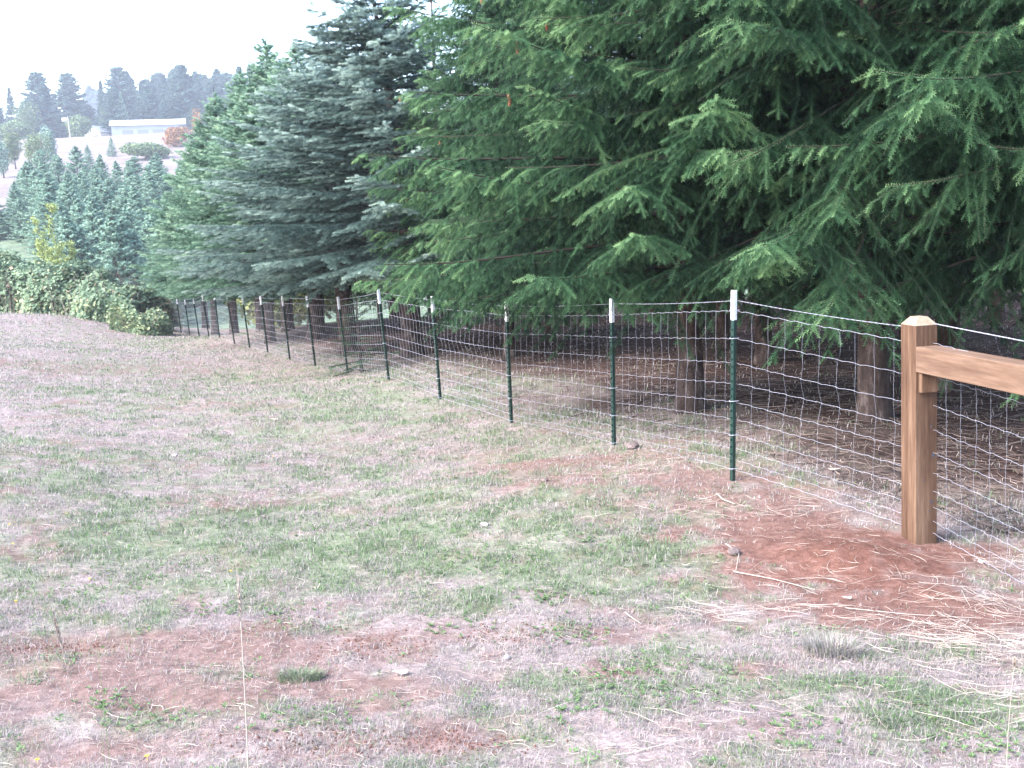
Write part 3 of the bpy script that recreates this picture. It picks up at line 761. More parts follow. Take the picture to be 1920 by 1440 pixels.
# ------------------------------------------------------------------ brambles at the end of the lawn
def hedge(name, pts, w, h, n, size, seed, label, cat, stems=260, red=.05):
    """pts: base centre polyline [(x, y, z)]"""
    r = np.random.default_rng(seed); pts = np.array(pts); seg = np.linalg.norm(np.diff(pts[:, :2], axis=0), axis=1); cum = np.r_[0, np.cumsum(seg)] / seg.sum()
    def pos(t): return np.stack([np.interp(t, cum, pts[:, k]) for k in range(3)], -1)
    org = pts.mean(0); e = empty(name, org, label=label, cat=cat)
    t = r.random(n); c_ = pos(t)
    th = r.uniform(-.15, math.pi + .15, n); rad = .62 + .38 * r.random(n) ** .5
    L_ = seg.sum()
    lump = 1 + .5 * (fbm(t * L_, th * 1.2, 1.7, seed, 3) - .5) * 2 + .22 * (fbm(t * L_, th * 3, .5, seed + 5, 2) - .5)
    hh = h * (1 + .3 * (fbm(t * L_, 0 * t, 3.0, seed + 9, 2) - .5) * 2) * np.minimum(1, .6 + np.minimum(t, 1 - t) * 16)
    y = np.cos(th) * w * rad * lump; z = np.maximum(np.sin(th), 0) ** .75 * hh * rad * lump
    dirp = np.gradient(pts[:, :2], axis=0).mean(0); dirp /= np.linalg.norm(dirp); nr = np.array([-dirp[1], dirp[0]])
    P = c_ - org; P = P + np.c_[nr[None] * y[:, None], z] + r.normal(size=(n, 3)) * .06
    nrm = unit(np.c_[nr[None] * np.cos(th)[:, None], np.sin(th)] + r.normal(size=(n, 3)) * .6 + np.array([0, -.1, .4]))
    tint = .42 + .35 * (fbm(P[:, 0], P[:, 2] * 1.5 + P[:, 1], .8, seed + 2, 3) - .5) * 2 + r.normal(size=n) * .14
    low = (z < .9) & (r.random(n) < .35); tint = np.where(low, r.uniform(.85, 1, n), tint)
    tint = np.where(r.random(n) < red, r.uniform(.88, 1, n), np.clip(tint, 0, .87))
    b = MB(); a = unit(np.cross(nrm, r.normal(size=(n, 3)))); cc = np.cross(nrm, a); s = size * r.uniform(.6, 1.4, n)[:, None]
    V = np.stack([P - a * s * .5, P + cc * s * .36 + nrm * s * .1, P + a * s * .5, P - cc * s * .36 + nrm * s * .1], 1).reshape(-1, 3)
    i = np.arange(n)[:, None] * 4
    b.add(V, np.concatenate([i + np.array([[0, 1, 2]]), i + np.array([[0, 2, 3]])], 0), 0, np.r_[tint, tint])
    b.build('foliage', [M_leaf], e)
    b = MB()
    for _ in range(stems):
        tt = r.random(); p = pos(tt) - org; p[:2] += nr * r.uniform(-.85, .85) * w * (1 if r.random() < .5 else -1)
        d = r.normal(size=2) * .5; q = np.linspace(0, 1, 6)[:, None]; hs = h * r.uniform(.4, 1.08)
        P = p + np.c_[d[0] * q, d[1] * q - .3 * q, hs * np.sin(q * 1.9) * .95]
        b.tube(P, np.linspace(.011, .004, 6), 3, 0, r.uniform(.3, 1), cap=False)
    b.build('stems', [M_twig], e)
    return e
hp = [foot(px, py, d) for px, py, d in ((-260, 592, 49), (-100, 590, 48), (0, 590, 47.5), (80, 590, 47), (160, 592, 46), (225, 602, 44.8), (285, 612, 44.3))]
hedge('bramble_hedge', hp, 1.8, 2.1, 52000, .17, 3, 'tall tangled bramble hedge with yellowing leaves across the end of the lawn', 'hedge', 420)
hedge('bramble_bush', [foot(px, py, d) for px, py, d in ((225, 622, 40.5), (250, 628, 39.6), (278, 630, 39.8), (298, 624, 41.5))], .8, .85, 7000, .13, 4, 'low leafy bramble clump at the foot of the hedge beside the wire fence end', 'bush', 40, .01)
# yellow-green sapling behind the hedge
def sapling(px, py, d, h, label, seed):
    r = np.random.default_rng(seed); e = empty('sapling', foot(px, py, d), label=label, cat='sapling'); b = MB(); tb = MB()
    for s in range(4):
        a = r.random() * 6.28; hh = h * r.uniform(.55, 1) if s else h
        q = np.linspace(0, 1, 9)[:, None]; P = np.c_[math.cos(a) * .9 * q ** 1.3 * (s > 0), math.sin(a) * .6 * q * (s > 0), hh * q] + np.c_[.1 * np.sin(q * 5), 0 * q, 0 * q]
        tb.tube(P, np.linspace(.035, .008, 9), 5, 0, .6)
        for _ in range(26):
            k = r.uniform(.3, 1); p = np.array([np.interp(k, q[:, 0], P[:, j]) for j in range(3)])
            aa = r.random() * 6.28; l = .75 * (1.15 - k) + .2
            dd = np.array([math.cos(aa), math.sin(aa), r.uniform(.6, 1.5)]); dd /= np.linalg.norm(dd)
            tb.tube([p, p + dd * l], [.008, .003], 3, 0, .6, cap=False)
            n = 42; tt = r.uniform(.15, 1.05, n)[:, None]; L0 = p + dd * l * tt + r.normal(size=(n, 3)) * .07
            leaves(b, L0, unit(r.normal(size=(n, 3))), .12, (.55, .2), r)
    b.build('crown', [M_sap], e); tb.build('trunk', [M_twig], e)
sapling(118, 560, 56, 6.4, 'spindly yellow green sapling rising behind the bramble hedge', 12)
sapling(92, 560, 54, 4.2, 'shorter yellow green sapling behind the bramble hedge, left of the spindly one', 13)

# ------------------------------------------------------------------ young conifers in the hollow and up the slope
cnt = 0; rr = random.Random(9)
def conif(px, ytop, d, meshes, trunkm, Hn, name, label, group, k, wide=1.0):
    p0 = at(px, 400, d); g = float(ground(p0[0], p0[1])); zt = at(px, ytop, d)[2]
    h = max(1.2, zt - g); s = h / (Hn + .25)
    return tree(name, (p0[0], p0[1], g), meshes[k % len(meshes)], trunkm, s * wide, s, rz=rr.random() * 6.28, label=label, cat='tree', group=group)
for d, y0, y1, xs in ((76, 392, 410, (125, 175, 225, 275, 325)), (92, 345, 362, (35, 85, 135, 185, 235, 285)), (102, 325, 345, (-10, 45, 90, 140, 190, 240, 285, 330)), (112, 308, 325, (25, 60, 105, 160, 205, 255, 300, 345)), (73, 398, 425, (150, 200, 250, 300)), (80, 372, 392, (140, 182, 232, 292)), (88, 350, 372, (118, 160, 205, 262, 318)), (97, 332, 352, (12, 60, 100, 150, 190, 240, 290, 340)),
                      (107, 318, 335, (-30, 30, 70, 115, 165, 215, 262, 312, 360)), (118, 300, 318, (48, 92, 138, 185, 230, 280, 330)), (128, 288, 302, (70, 112, 160, 205, 250, 300, 345)), (138, 276, 288, (90, 150, 200, 255, 305, 350))):
    for x in xs:
        if x < 65 and d < 100: continue
        yt = rr.uniform(y0 - 8, y1 + 14) + (28 if x < 60 else 0)
        pale = d < 92
        conif(x + rr.uniform(-8, 8), yt, d + rr.uniform(-3, 3), mid_ms, tr_mid, 8, 'young_conifer',
              'pale blue green young conifer in the hollow just behind the bramble hedge' if pale else 'young conifer packed in the dense stand on the slope below the bare field',
              'pale young conifers behind the brambles' if pale else 'young conifers on the slope', cnt, 1.35 if pale else 1.55)
        cnt += 1
# small cone shaped trees on the bare field
for x, yt, d, w_, lab in ((176, 272, 205, 1.5, 'small dark cone shaped conifer on the bare field left of the metal shed'), (221, 258, 235, 1.4, 'small cone shaped conifer in front of the metal shed wall')):
    conif(x, yt, d, mid_ms, tr_mid, 8, 'conifer', lab, None, 1, w_)
# big trees on the skyline
SK = [(0, 158, 350, 0, 'dark conifer cut by the left edge of the skyline'), (42, 168, 372, 2, 'narrow pale conifer, second on the skyline from the left'),
      (95, 139, 345, 1, 'dense dark conifer left of the lamp pole on the skyline'), (122, 190, 385, 0, None), (152, 141, 368, 1, 'broad pale conifer on the skyline above the lamp pole'), (176, 190, 400, 0, None), (212, 155, 350, 2, 'thin dark conifer left of the tallest skyline conifer'),
      (246, 132, 372, 3, 'tallest round topped conifer on the skyline above the metal shed'), (268, 150, 395, 0, None), (286, 158, 366, 2, None), (312, 147, 402, 0, None), (330, 144, 380, 2, None),
      (362, 128, 352, 3, 'big dark conifer on the skyline just beyond the end of the metal shed'), (345, 160, 410, 0, None), (388, 139, 392, 0, None), (408, 146, 410, 2, None), (428, 134, 398, 0, None), (446, 140, 415, 1, None), (470, 130, 420, 0, None), (300, 170, 350, 1, None), (325, 180, 345, 0, None),
      (232, 168, 340, 1, None), (190, 165, 700, 0, 'hazy far treetop between two groups of skyline conifers'), (200, 170, 720, 1, 'palest far treetop beyond the skyline conifers'), (20, 205, 365, 0, None), (62, 195, 388, 2, None), (130, 215, 360, 1, None), (165, 210, 350, 0, None), (205, 215, 360, 1, None), (270, 205, 345, 0, None), (490, 128, 410, 0, None), (510, 134, 395, 1, None), (530, 126, 420, 0, None), (460, 150, 370, 3, None), (500, 150, 380, 0, None), (110, 165, 395, 0, None), (75, 185, 380, 1, None), (262, 140, 398, 0, None), (296, 152, 392, 1, None), (320, 140, 420, 1, None), (345, 138, 420, 0, None), (375, 146, 415, 1, None), (398, 142, 420, 1, None), (418, 150, 380, 1, None), (10, 190, 380, 1, None), (185, 200, 370, 3, None), (285, 185, 352, 1, None), (340, 190, 350, 1, None), (380, 195, 345, 0, None)]
for k, (x, yt, d, c_, lab) in enumerate(SK):
    conif(x, yt, d, [far_ms[c_]], tr_far, 22, 'skyline_conifer', lab or 'tall hazy blue green conifer filling the wood behind the shed and house', 'conifers on the skyline', 0, 1.45 if c_ != 2 else 1.15)
cyp = conifer(61, H=16, Rr=5.6, zb=.4, whorl=.55, per=10, sec=.6, ter=.6, tl=.5, nn=7, nl=.3, nw=.16, droop=.1, hang=.1, elo=20, ehi=60, prof=1.0, start=.4, wr=2).mesh('crown', [M_mid, M_branch])
p0 = at(237, 300, 338); g = float(ground(p0[0], p0[1])); zt = at(237, 172, 338)[2]
tree('cone_tree', (p0[0], p0[1], g), cyp, tr_far, (zt - g) / 16.2 * .82, (zt - g) / 16.2, label='perfectly cone shaped green conifer behind the metal shed', cat='tree')
# rounder trees and bushes on the left
def broadleaf(px, py, ytop, d, wpx, matl, lab, name='broadleaf_tree', cat='tree', n=2600, seed=0, size=None):
    p0 = at(px, py, d); g = float(ground(p0[0], p0[1])); h = max(1.0, at(px, ytop, d)[2] - g); rx = wpx * d / FPX / 2
    e = empty(name, (p0[0], p0[1], g), label=lab, cat=cat)
    r = np.random.default_rng(seed); b = MB()
    for k in range(7):
        a = r.random() * 6.28; q = r.uniform(.0, .55)
        leafblob(b, n // 7, math.cos(a) * rx * q, math.sin(a) * rx * q, h * r.uniform(.38, .72), rx * .62, rx * .62, h * .34, size or max(.35, rx * .13), (.5, .22), seed * 10 + k)
    b.build('crown', [matl], e)
    t = trunk_mb(seed + 3, h * .7, max(.05, h * .02), sides=6); t.build('trunk', [M_bark], e, True)
broadleaf(30, 300, 225, 300, 70, M_decid, 'wide dull green broadleaf tree below the skyline at the left', seed=1)
broadleaf(60, 300, 188, 320, 52, M_decid, 'tall pale broadleaf tree behind the left bushes', seed=2)
broadleaf(150, 262, 215, 318, 62, M_decid, 'round grey green tree between the lamp pole and the small house', seed=3)
broadleaf(205, 262, 203, 345, 28, M_decid, 'small pale yellowish tree left of the cone shaped conifer', seed=4)
broadleaf(95, 292, 233, 215, 30, M_mid, 'upright fresh green tree left of the bare field', seed=5)
broadleaf(70, 310, 248, 205, 55, M_decid, 'rounded green bush left of the bare field', 'bush', 'bush', seed=6)
broadleaf(28, 300, 247, 215, 30, M_decid, 'upright light green bush near the left edge', 'bush', 'bush', seed=7)
broadleaf(5, 312, 262, 200, 42, M_mid, 'pale bush cut by the left edge above the slope', 'bush', 'bush', seed=8)
broadleaf(332, 290, 240, 250, 58, M_russet, 'large russet orange bush covering the end of the metal shed', 'bush', 'bush', seed=9, n=3500)
broadleaf(275, 300, 268, 225, 90, M_decid, 'low dull green thicket below the metal shed', 'bush', 'bush', seed=10)
broadleaf(372, 270, 205, 240, 30, M_russet, 'thin reddish bare tree right of the russet bush', seed=11, n=700)

# ------------------------------------------------------------------ farm buildings on the rise
def building(px, py, d, yaw):
    p = at(px, py, d); g = float(ground(p[0], p[1])); return (p[0], p[1], min(g, p[2])), yaw
(pb, yw) = building(276, 268, 330, R_(14)); gz0 = float(ground(pb[0], pb[1])) - .4
wl, wd, wh, rhh = 18.5, 9.0, 4.4, 1.6
shed = empty('metal_shed', (pb[0], pb[1], gz0), yw, label='long low white metal shed with a bright roof on the rise', cat='shed')
b = MB(); b.prism([(-wl / 2, -wd / 2), (wl / 2, -wd / 2), (wl / 2, wd / 2), (-wl / 2, wd / 2)], -.5, wh)
for s in (-1, 1):
    x = s * (wl / 2 - .01); V = np.array([(x, -wd / 2, wh), (x, wd / 2, wh), (x, 0, wh + rhh)]); b.add(V if s > 0 else V[::-1], [[0, 1, 2]])
b.build('wall', [M_wall], shed)
b = MB()
for s in (-1, 1):
    th = .12; V = np.array([(-wl / 2 - .5, s * (wd / 2 + .6), wh - .2), (wl / 2 + 2.2, s * (wd / 2 + .6), wh - .2), (wl / 2 + 2.2, 0, wh + rhh + .05), (-wl / 2 - .5, 0, wh + rhh + .05)])
    V2 = V + np.array([0, 0, th]); b.add(np.r_[V, V2], [[0, 1, 2, 3], [4, 5, 6, 7], [0, 1, 5, 4], [1, 2, 6, 5], [2, 3, 7, 6], [3, 0, 4, 7]])
b.build('roof', [M_roof], shed)
for x in (-4.8, -.6, 3.6):
    b = MB(); b.box((x, -wd / 2 - .05, 1.45), (3.0, .1, 2.9)); b.build('door', [mat('pale grey door', (.21, .22, .27), .5)], shed)
(pb, yw) = building(192, 268, 335, R_(-24)); gz0 = float(ground(pb[0], pb[1])) - .2
hl, hd, hh = 7.5, 6.0, 3.2
hs = empty('farmhouse', (pb[0], pb[1], gz0), yw, label='small cream gabled building beside the left end of the metal shed', cat='house')
b = MB(); b.prism([(-hd / 2, -hl / 2), (hd / 2, -hl / 2), (hd / 2, hl / 2), (-hd / 2, hl / 2)], -.5, hh)
for s in (-1, 1):
    y = s * (hl / 2 - .01); V = np.array([(-hd / 2, y, hh), (hd / 2, y, hh), (0, y, hh + 1.7)]); b.add(V, [[0, 1, 2]])
b.build('wall', [M_cream], hs)
b = MB()
for s in (-1, 1):
    V = np.array([(s * (hd / 2 + .6), -hl / 2 - .6, hh - .3), (s * (hd / 2 + .6), hl / 2 + .6, hh - .3), (0, hl / 2 + .6, hh + 1.78), (0, -hl / 2 - .6, hh + 1.78)])
    b.add(np.r_[V, V + np.array([0, 0, .15])], [[0, 1, 2, 3], [4, 5, 6, 7], [0, 1, 5, 4], [1, 2, 6, 5], [2, 3, 7, 6], [3, 0, 4, 7]])
b.build('roof', [M_roofg], hs)
b = MB(); b.box((1.3, -hl / 2 - .04, 1.1), (1.9, .1, 2.2)); b.build('door', [M_dark], hs)
b = MB(); b.box((-1.4, -hl / 2 - .04, 1.6), (1.0, .1, 1.0)); b.build('window', [M_dark], hs)
# lamp pole
p = at(134, 277, 310); g = float(ground(p[0], p[1])); ph_ = at(130, 219, 310)[2] - g
pe = empty('lamp_pole', (p[0], p[1], g), label='thin leaning pole with a white lamp head left of the small house', cat='pole'); pe.rotation_euler = (0, -.03, 0)
b = MB(); b.tube([(0, 0, -.5), (0, 0, ph_)], [.20, .13], 8); b.build('pole', [M_tele], pe, True)
b = MB(); b.tube([(-.1, 0, ph_ - .9), (-.9, 0, ph_ - .5)], .05, 6); b.box((-1.0, 0, ph_ - .75), (1.1, .7, .9)); b.build('lamp', [M_white], pe)

# ------------------------------------------------------------------ lawn grass, litter, straw
def blades(n, rmin, rmax, hfun, seed, dry_only=False, name='lawn_grass', zone=None, lab='short patchy lawn grass, green mixed with bleached tufts', ths=(-31, 31)):
    r = np.random.default_rng(seed)
    rad = rmin * np.exp(r.random(n) * math.log(rmax / rmin)); th = np.radians(r.uniform(*ths, n))
    x = rad * np.sin(th); y = rad * np.cos(th)
    # gather into tufts
    tx = np.floor(x / .07); ty = np.floor(y / .07)
    soil, green, litter = masks(x, y)
    tuft = vnoise(x / .05, y / .05, 77)
    dens = np.clip(1 - 1.15 * soil, 0, 1) * (.18 + .82 * sstep(.30, .72, fbm(x, y, .30, 91, 3))) * (.35 + .65 * tuft)
    dens *= (1 - .8 * litter)
    keep = r.random(n) < dens
    if zone is not None: keep &= zone(x, y)
    x, y, rad, green, soil, litter, tuft = [a[keep] for a in (x, y, rad, green, soil, litter, tuft)]
    n = len(x); z = gz(x, y)
    g = r.random(n) < (green * .68 + .10) * (1 - .6 * litter)
    tint = np.where(g, r.uniform(.55, .95, n), r.uniform(0, .45, n))
    h = hfun(rad, green) * r.uniform(.5, 1.3, n) * (.7 + .6 * tuft)
    wd = np.maximum(.0022, .00050 * rad) * r.uniform(.8, 1.4, n)
    a = r.random(n) * 6.28; lean = r.uniform(.35, 1.5, n)
    d = np.stack([np.cos(a), np.sin(a), 0 * a], 1); s = np.stack([-np.sin(a), np.cos(a), 0 * a], 1) * wd[:, None] * .5
    P0 = np.stack([x, y, z - .003], 1); P1 = P0 + d * (h * lean * .35)[:, None] + np.array([0, 0, 1.]) * (h * .62)[:, None]
    P2 = P0 + d * (h * lean)[:, None] + np.array([0, 0, 1.]) * (h * np.maximum(.95 - .35 * lean, .25))[:, None]
    V = np.stack([P0 - s, P0 + s, P1 + s * .8, P1 - s * .8, P2], 1).reshape(-1, 3)
    i = np.arange(n)[:, None] * 5
    b = MB(); b.add(V, i + np.array([[0, 1, 2, 3]]), 0, tint); b.add(np.zeros((0, 3)), np.zeros((0, 3), int))
    b.v.append(np.zeros((0, 3), np.float32)); b.f.append((i + np.array([[3, 2, 4]])).astype(np.int32)); b.m.append(np.zeros(n, np.int32)); b.t.append(tint.astype(np.float32))
    b.build(name, [M_grass], kind='stuff', label=lab)
    return n
lawn = lambda x, y: right_of_fence(x, y) < 1.0
n = blades(1150000, 2.4, 50, lambda r, g: .020 + .020 * g + .0009 * r, 1, zone=lawn)
print('blades', n)
blades(170000, 6, 40, lambda r, g: .05 + .04 * g, 2, name='plantation_grass', zone=lambda x, y: right_of_fence(x, y) > .3, lab='sparse dry grass and seedlings on the shaded ground under the spruces', ths=(-18, 31))

def litter_bits(n, seed, name, fn, lr, wr_, lab, matl, tint=(.5, .25), hz=.012, curve=.3, curl=0.0):
    r = np.random.default_rng(seed); P = fn(r, n); n = len(P); b = MB()
    x, y = P[:, 0], P[:, 1]; z = gz(x, y)
    l = r.uniform(*lr, n) * .5; a = r.random(n) * 6.28; wdt = r.uniform(*wr_, n)
    if P.shape[1] > 2: a = np.where(r.random(n) < .4, P[:, 2] + r.normal(size=n) * .5, a)
    d = np.stack([np.cos(a), np.sin(a)], 1); s = np.stack([-d[:, 1], d[:, 0]], 1)
    bend = r.normal(size=n) * curve
    q = np.linspace(-1, 1, 5)
    X = x[:, None] + d[:, :1] * l[:, None] * q + s[:, :1] * (bend * l)[:, None] * (q ** 2 - .3)
    Y = y[:, None] + d[:, 1:] * l[:, None] * q + s[:, 1:] * (bend * l)[:, None] * (q ** 2 - .3)
    Z = gz(X, Y) + (r.random(n) * hz)[:, None] + .002 + (r.random(n)[:, None] ** 3) * curl * (q + 1)[None] * l[:, None]
    C = np.stack([X, Y, Z], -1)
    up = np.array([0, 0, 1.]); S = np.concatenate([s, np.zeros((n, 1))], 1)[:, None] * wdt[:, None, None] * .5
    tp = np.array([.6, 1, 1, .9, .4])[None, :, None]
    V = np.concatenate([C - S * tp, C + up * (wdt * .5)[:, None, None] * tp, C + S * tp], 1)   # 15 verts
    i = np.arange(n)[:, None] * 15; F = []
    for k in range(4):
        F.append(i + np.array([[k, k + 1, k + 6, k + 5]])); F.append(i + np.array([[k + 5, k + 6, k + 11, k + 10]]))
    t = np.clip(tint[0] + r.normal(size=n) * tint[1], 0, 1)
    b.add(V.reshape(-1, 3), np.concatenate(F, 0), 0, np.tile(t, 8))
    b.build(name, [matl], kind='stuff', label=lab)
STR = [(1890, 1220, .5, .35, 230), (1860, 1130, .4, .18, 80), (1900, 1060, .5, .15, 70), (1640, 1090, .7, .22, 26), (1500, 1080, .5, .2, 14), (1820, 1210, .5, .2, 70), (1700, 1180, .5, .15, 30), (1900, 1330, .4, .15, 60), (1420, 1150, .45, .15, 60),
       (1750, 1370, .7, .2, 26), (1500, 1350, .8, .2, 22), (1300, 950, 1.0, .3, 40), (1450, 960, .6, .25, 50), (1250, 880, 1.0, .3, 50)]
STRW = [(*gp(px, py)[:2], a, b_, n_) for px, py, a, b_, n_ in STR]
def straw_pts(r, n):
    out = []
    for x, y, sx, sy, k in STRW:
        out.append(np.stack([x + r.normal(size=k) * sx * .55, y + r.normal(size=k) * sy * .6, r.normal(size=k) * .4 + .1], 1))
    return np.concatenate(out)
litter_bits(0, 3, 'straw_stems', straw_pts, (.05, .28), (.0015, .0034), 'long pale straw stems scattered over the red soil by the wooden post', M_straw, (.68, .2), .035, .35, .12)
def under(r, n):
    y = 7 + 30 * r.random(n) ** 1.6; x = y * r.uniform(-.35, .6, n); k = right_of_fence(x, y) > .6
    return np.stack([x[k], y[k]], 1)
litter_bits(16000, 4, 'fallen_twigs', under, (.05, .45), (.004, .012), 'brown twigs, bark scraps and needles littering the ground under the spruces', M_twig, (.2, .25), .02, .3, .1)
def lawnpts(r, n):
    rad = 2.6 * np.exp(r.random(n) * 1.9); th = np.radians(r.uniform(-27, 27, n)); return np.stack([rad * np.sin(th), rad * np.cos(th)], 1)
litter_bits(7500, 5, 'dead_grass_clippings', lawnpts, (.02, .11), (.0016, .0032), 'bleached grass clippings lying on the lawn', M_straw, (.45, .25), .015, .4, .1)
# clods and crumbs of soil on the mound
r = np.random.default_rng(8); b = MB()
def crumb(b, x, y, s, r, t):
    z = float(gz(x, y)); V = np.array([(1, 0, 0), (-1, 0, 0), (0, 1, 0), (0, -1, 0), (0, 0, 1), (0, 0, -1)]) * s * r.uniform(.6, 1.2, (6, 3)) + np.array([x, y, z])
    b.add(V, [[0, 2, 4], [2, 1, 4], [1, 3, 4], [3, 0, 4], [2, 0, 5], [1, 2, 5], [3, 1, 5], [0, 3, 5]], 0, t)
for cx, cy, sx, sy, s in SOILW[:6] + SOILW[11:17]:
    for _ in range(420):
        crumb(b, cx + r.normal() * sx * .6, cy + r.normal() * sy * .6, abs(r.normal()) * .0035 + .002, r, 0)
M_clod = mat('red soil crumbs', (.13, .07, .056), .95)
b.build('soil_crumbs', [M_clod], kind='stuff', label='small clods of red soil')
# broadleaf weeds in the grass
def weeds(spots, name, lab):
    r = np.random.default_rng(10); b = MB()
    for px, py, n_, sp in spots:
        c0 = gp(px, py)
        for _ in range(n_):
            x = c0[0] + r.normal() * sp; y = c0[1] + r.normal() * sp * .8; z = float(gz(x, y)); k = r.integers(4, 8); a0 = r.random() * 6.28
            for j in range(k):
                a = a0 + j * 6.28 / k + r.normal() * .2; l = r.uniform(.008, .022); d = np.array([math.cos(a), math.sin(a), 0]); s = np.array([-d[1], d[0], 0]) * l * .28
                p = np.array([x, y, z + .004]); u_ = np.array([0, 0, 1.]) * r.uniform(.2, .9) * l
                V = [p, p + d * l * .5 + s + u_ * .8, p + d * l + u_ * .9, p + d * l * .5 - s + u_ * .8]
                b.add(V, [[0, 1, 2], [0, 2, 3]], 0, r.uniform(.75, 1))
    b.build(name, [M_grass], kind='stuff', label=lab)
WS = [(900, 1050, 60, .16), (1040, 1120, 50, .13), (1100, 1010, 60, .2), (860, 980, 50, .2), (700, 980, 30, .2), (1200, 1260, 60, .14), (1150, 1290, 40, .1), (1300, 1310, 40, .12), (1700, 1340, 50, .13), (1790, 1380, 40, .12), (1850, 1400, 30, .1), (450, 960, 50, .35), (250, 1080, 50, .3),
      (170, 1110, 40, .2), (520, 1150, 30, .12), (560, 1350, 40, .12), (200, 1320, 30, .1), (380, 1150, 30, .1), (290, 1360, 20, .06), (1080, 1190, 40, .1), (600, 1000, 40, .25), (960, 820, 30, .3), (790, 740, 50, .35), (850, 1180, 20, .1), (1090, 1330, 30, .1), (1480, 1380, 40, .12)]
weeds(WS, 'lawn_weeds', 'small bright green weed rosettes scattered in the lawn')

def clover(n, seed):
    r = np.random.default_rng(seed); rad = 2.6 * np.exp(r.random(n) * 1.9); th = np.radians(r.uniform(-28, 28, n)); x = rad * np.sin(th); y = rad * np.cos(th)
    so, gr, li = masks(x, y); k = (r.random(n) < np.clip(gr * 1.5 - .15, 0, 1)) & (right_of_fence(x, y) < .5); x, y, rad = x[k], y[k], rad[k]
    P = []; Nn = []
    for q in range(5):
        P.append(np.stack([x + r.normal(size=len(x)) * .014, y + r.normal(size=len(x)) * .014, gz(x, y) + r.uniform(.004, .02, len(x))], 1)); Nn.append(unit(r.normal(size=(len(x), 3)) * .45 + np.array([0, 0, 1.])))
    b = MB(); leaves(b, np.concatenate(P), np.concatenate(Nn), .017, (.78, .14), r); b.build('clover', [M_grass], kind='stuff', label='tiny clover leaves in the greener parts of the lawn')
clover(9000, 70)
# dense dark tussocks
def tuss(px, py, rad, h, lab, n=260, t=(.6, .85), seed=0):
    c0 = gp(px, py); r = np.random.default_rng(seed + 400); b = MB()
    a = r.random(n) * 6.28; q = np.sqrt(r.random(n)) * rad; x = np.cos(a) * q * 1.3; y = np.sin(a) * q; aa = a + r.normal(size=n) * .6; hh = h * r.uniform(.5, 1.1, n); ln = r.uniform(.2, 1.0, n)
    z = gz(x + c0[0], y + c0[1]) - c0[2] - .004
    d = np.stack([np.cos(aa), np.sin(aa), 0 * a], 1); s = np.stack([-d[:, 1], d[:, 0], 0 * a], 1) * .0016
    P0 = np.stack([x, y, z], 1); P1 = P0 + d * (hh * ln * .35)[:, None] + np.array([0, 0, 1.]) * (hh * .6)[:, None]; P2 = P0 + d * (hh * ln)[:, None] + np.array([0, 0, 1.]) * (hh * .9)[:, None]
    V = np.stack([P0 - s, P0 + s, P1 + s, P1 - s, P2], 1).reshape(-1, 3); i = np.arange(n)[:, None] * 5; tn = r.uniform(*t, n)
    b.add(V, i + np.array([[0, 1, 2, 3]]), 0, tn); b.add(np.zeros((0, 3)), np.zeros((0, 3), int)); b.f.append((i + np.array([[3, 2, 4]])).astype(np.int32)); b.m.append(np.zeros(n, np.int32)); b.t.append(tn.astype(np.float32))
    o = b.build('grass_tussock', [M_grass], label=lab, cat='grass tuft', group='grass tussocks'); o.location = Vector(c0)
tuss(565, 1275, .075, .05, 'dark green tussock standing alone on bare soil at the lower left', seed=1, n=420, t=(.45, .75))
#tuss(70, 1305, .06, .05, 'green tussock at the lower left edge of the bare soil', seed=2)
#tuss(1030, 1210, .06, .045, 'green tussock beside the small white stone', seed=3)
#tuss(235, 1315, .08, .045, 'wide flat tussock left of the tall seed stalk', seed=4)
#tuss(1390, 1330, .09, .07, 'bleached grass clump below the red soil heap', n=500, t=(.0, .55), seed=5)
tuss(1560, 1230, .10, .08, 'pale upright grass clump beside the straw', n=600, t=(.0, .6), seed=6)
#tuss(1660, 1270, .10, .08, 'bleached upright grass clump nearest the straw heap', n=600, t=(.0, .5), seed=7)

# tall seed stalks near the camera
def stalk(bx, by, tx, ty, d, r0, head, lab, t, seed):
    p0 = foot(bx, by, d); tip = at(tx, ty, d)
    e = empty('grass_stalk', p0, label=lab, cat='grass stalk'); v = tip - p0
    r = np.random.default_rng(seed); q = np.linspace(0, 1, 14)[:, None]; side = np.array([r.normal() * .008, .01, 0])
    P = v * q + side * np.sin(q * 3.14)
    b = MB(); b.tube(P, np.linspace(r0, r0 * .5, 14), 6, 0, t); b.build('stem', [M_straw if t < 1 else M_grass], e, True)
    if t >= 1: return
    b = MB(); L0 = np.linalg.norm(v); Tn = v / L0; n = 110
    for k in range(n):
        qq = 1 - head / L0 * (k / n); p = v * qq + side * math.sin(qq * 3.14); a = r.random() * 6.28; s = np.array([math.cos(a), math.sin(a), 0]); w_ = .0040 * math.sin(3.14 * min(.95, .12 + .8 * k / n))
        b.add([p, p + s * w_ - Tn * .001, p + s * w_ * 1.3 + Tn * .009, p + np.cross(s, Tn) * .001 + Tn * .004], [[0, 1, 2], [0, 2, 3]], 0, t if t < 1 else 1.0)
    b.build('seed_head', [M_straw if t < 1 else M_grass], e)
stalk(447, 1470, 447, 1086, 2.75, .0024, .115, 'tall upright straw stalk with a narrow seed head near the camera', .75, 1)
stalk(215, 1480, 100, 1148, 2.6, .0011, .10, 'leaning thin straw stalk with a drooping seed head, lower left', .6, 2)
stalk(165, 1470, 182, 1215, 2.5, .0008, .02, 'thin green stalk standing at the lower left corner', 1, 3)
stalk(198, 1475, 190, 1370, 2.45, .0008, .02, 'short green stalk beside the lower left corner stalk', 1, 4)
stalk(1890, 1400, 1903, 1235, 3.1, .0014, .03, 'upright straw stem at the lower right in the straw heap', .7, 5)

litter_spots = 0
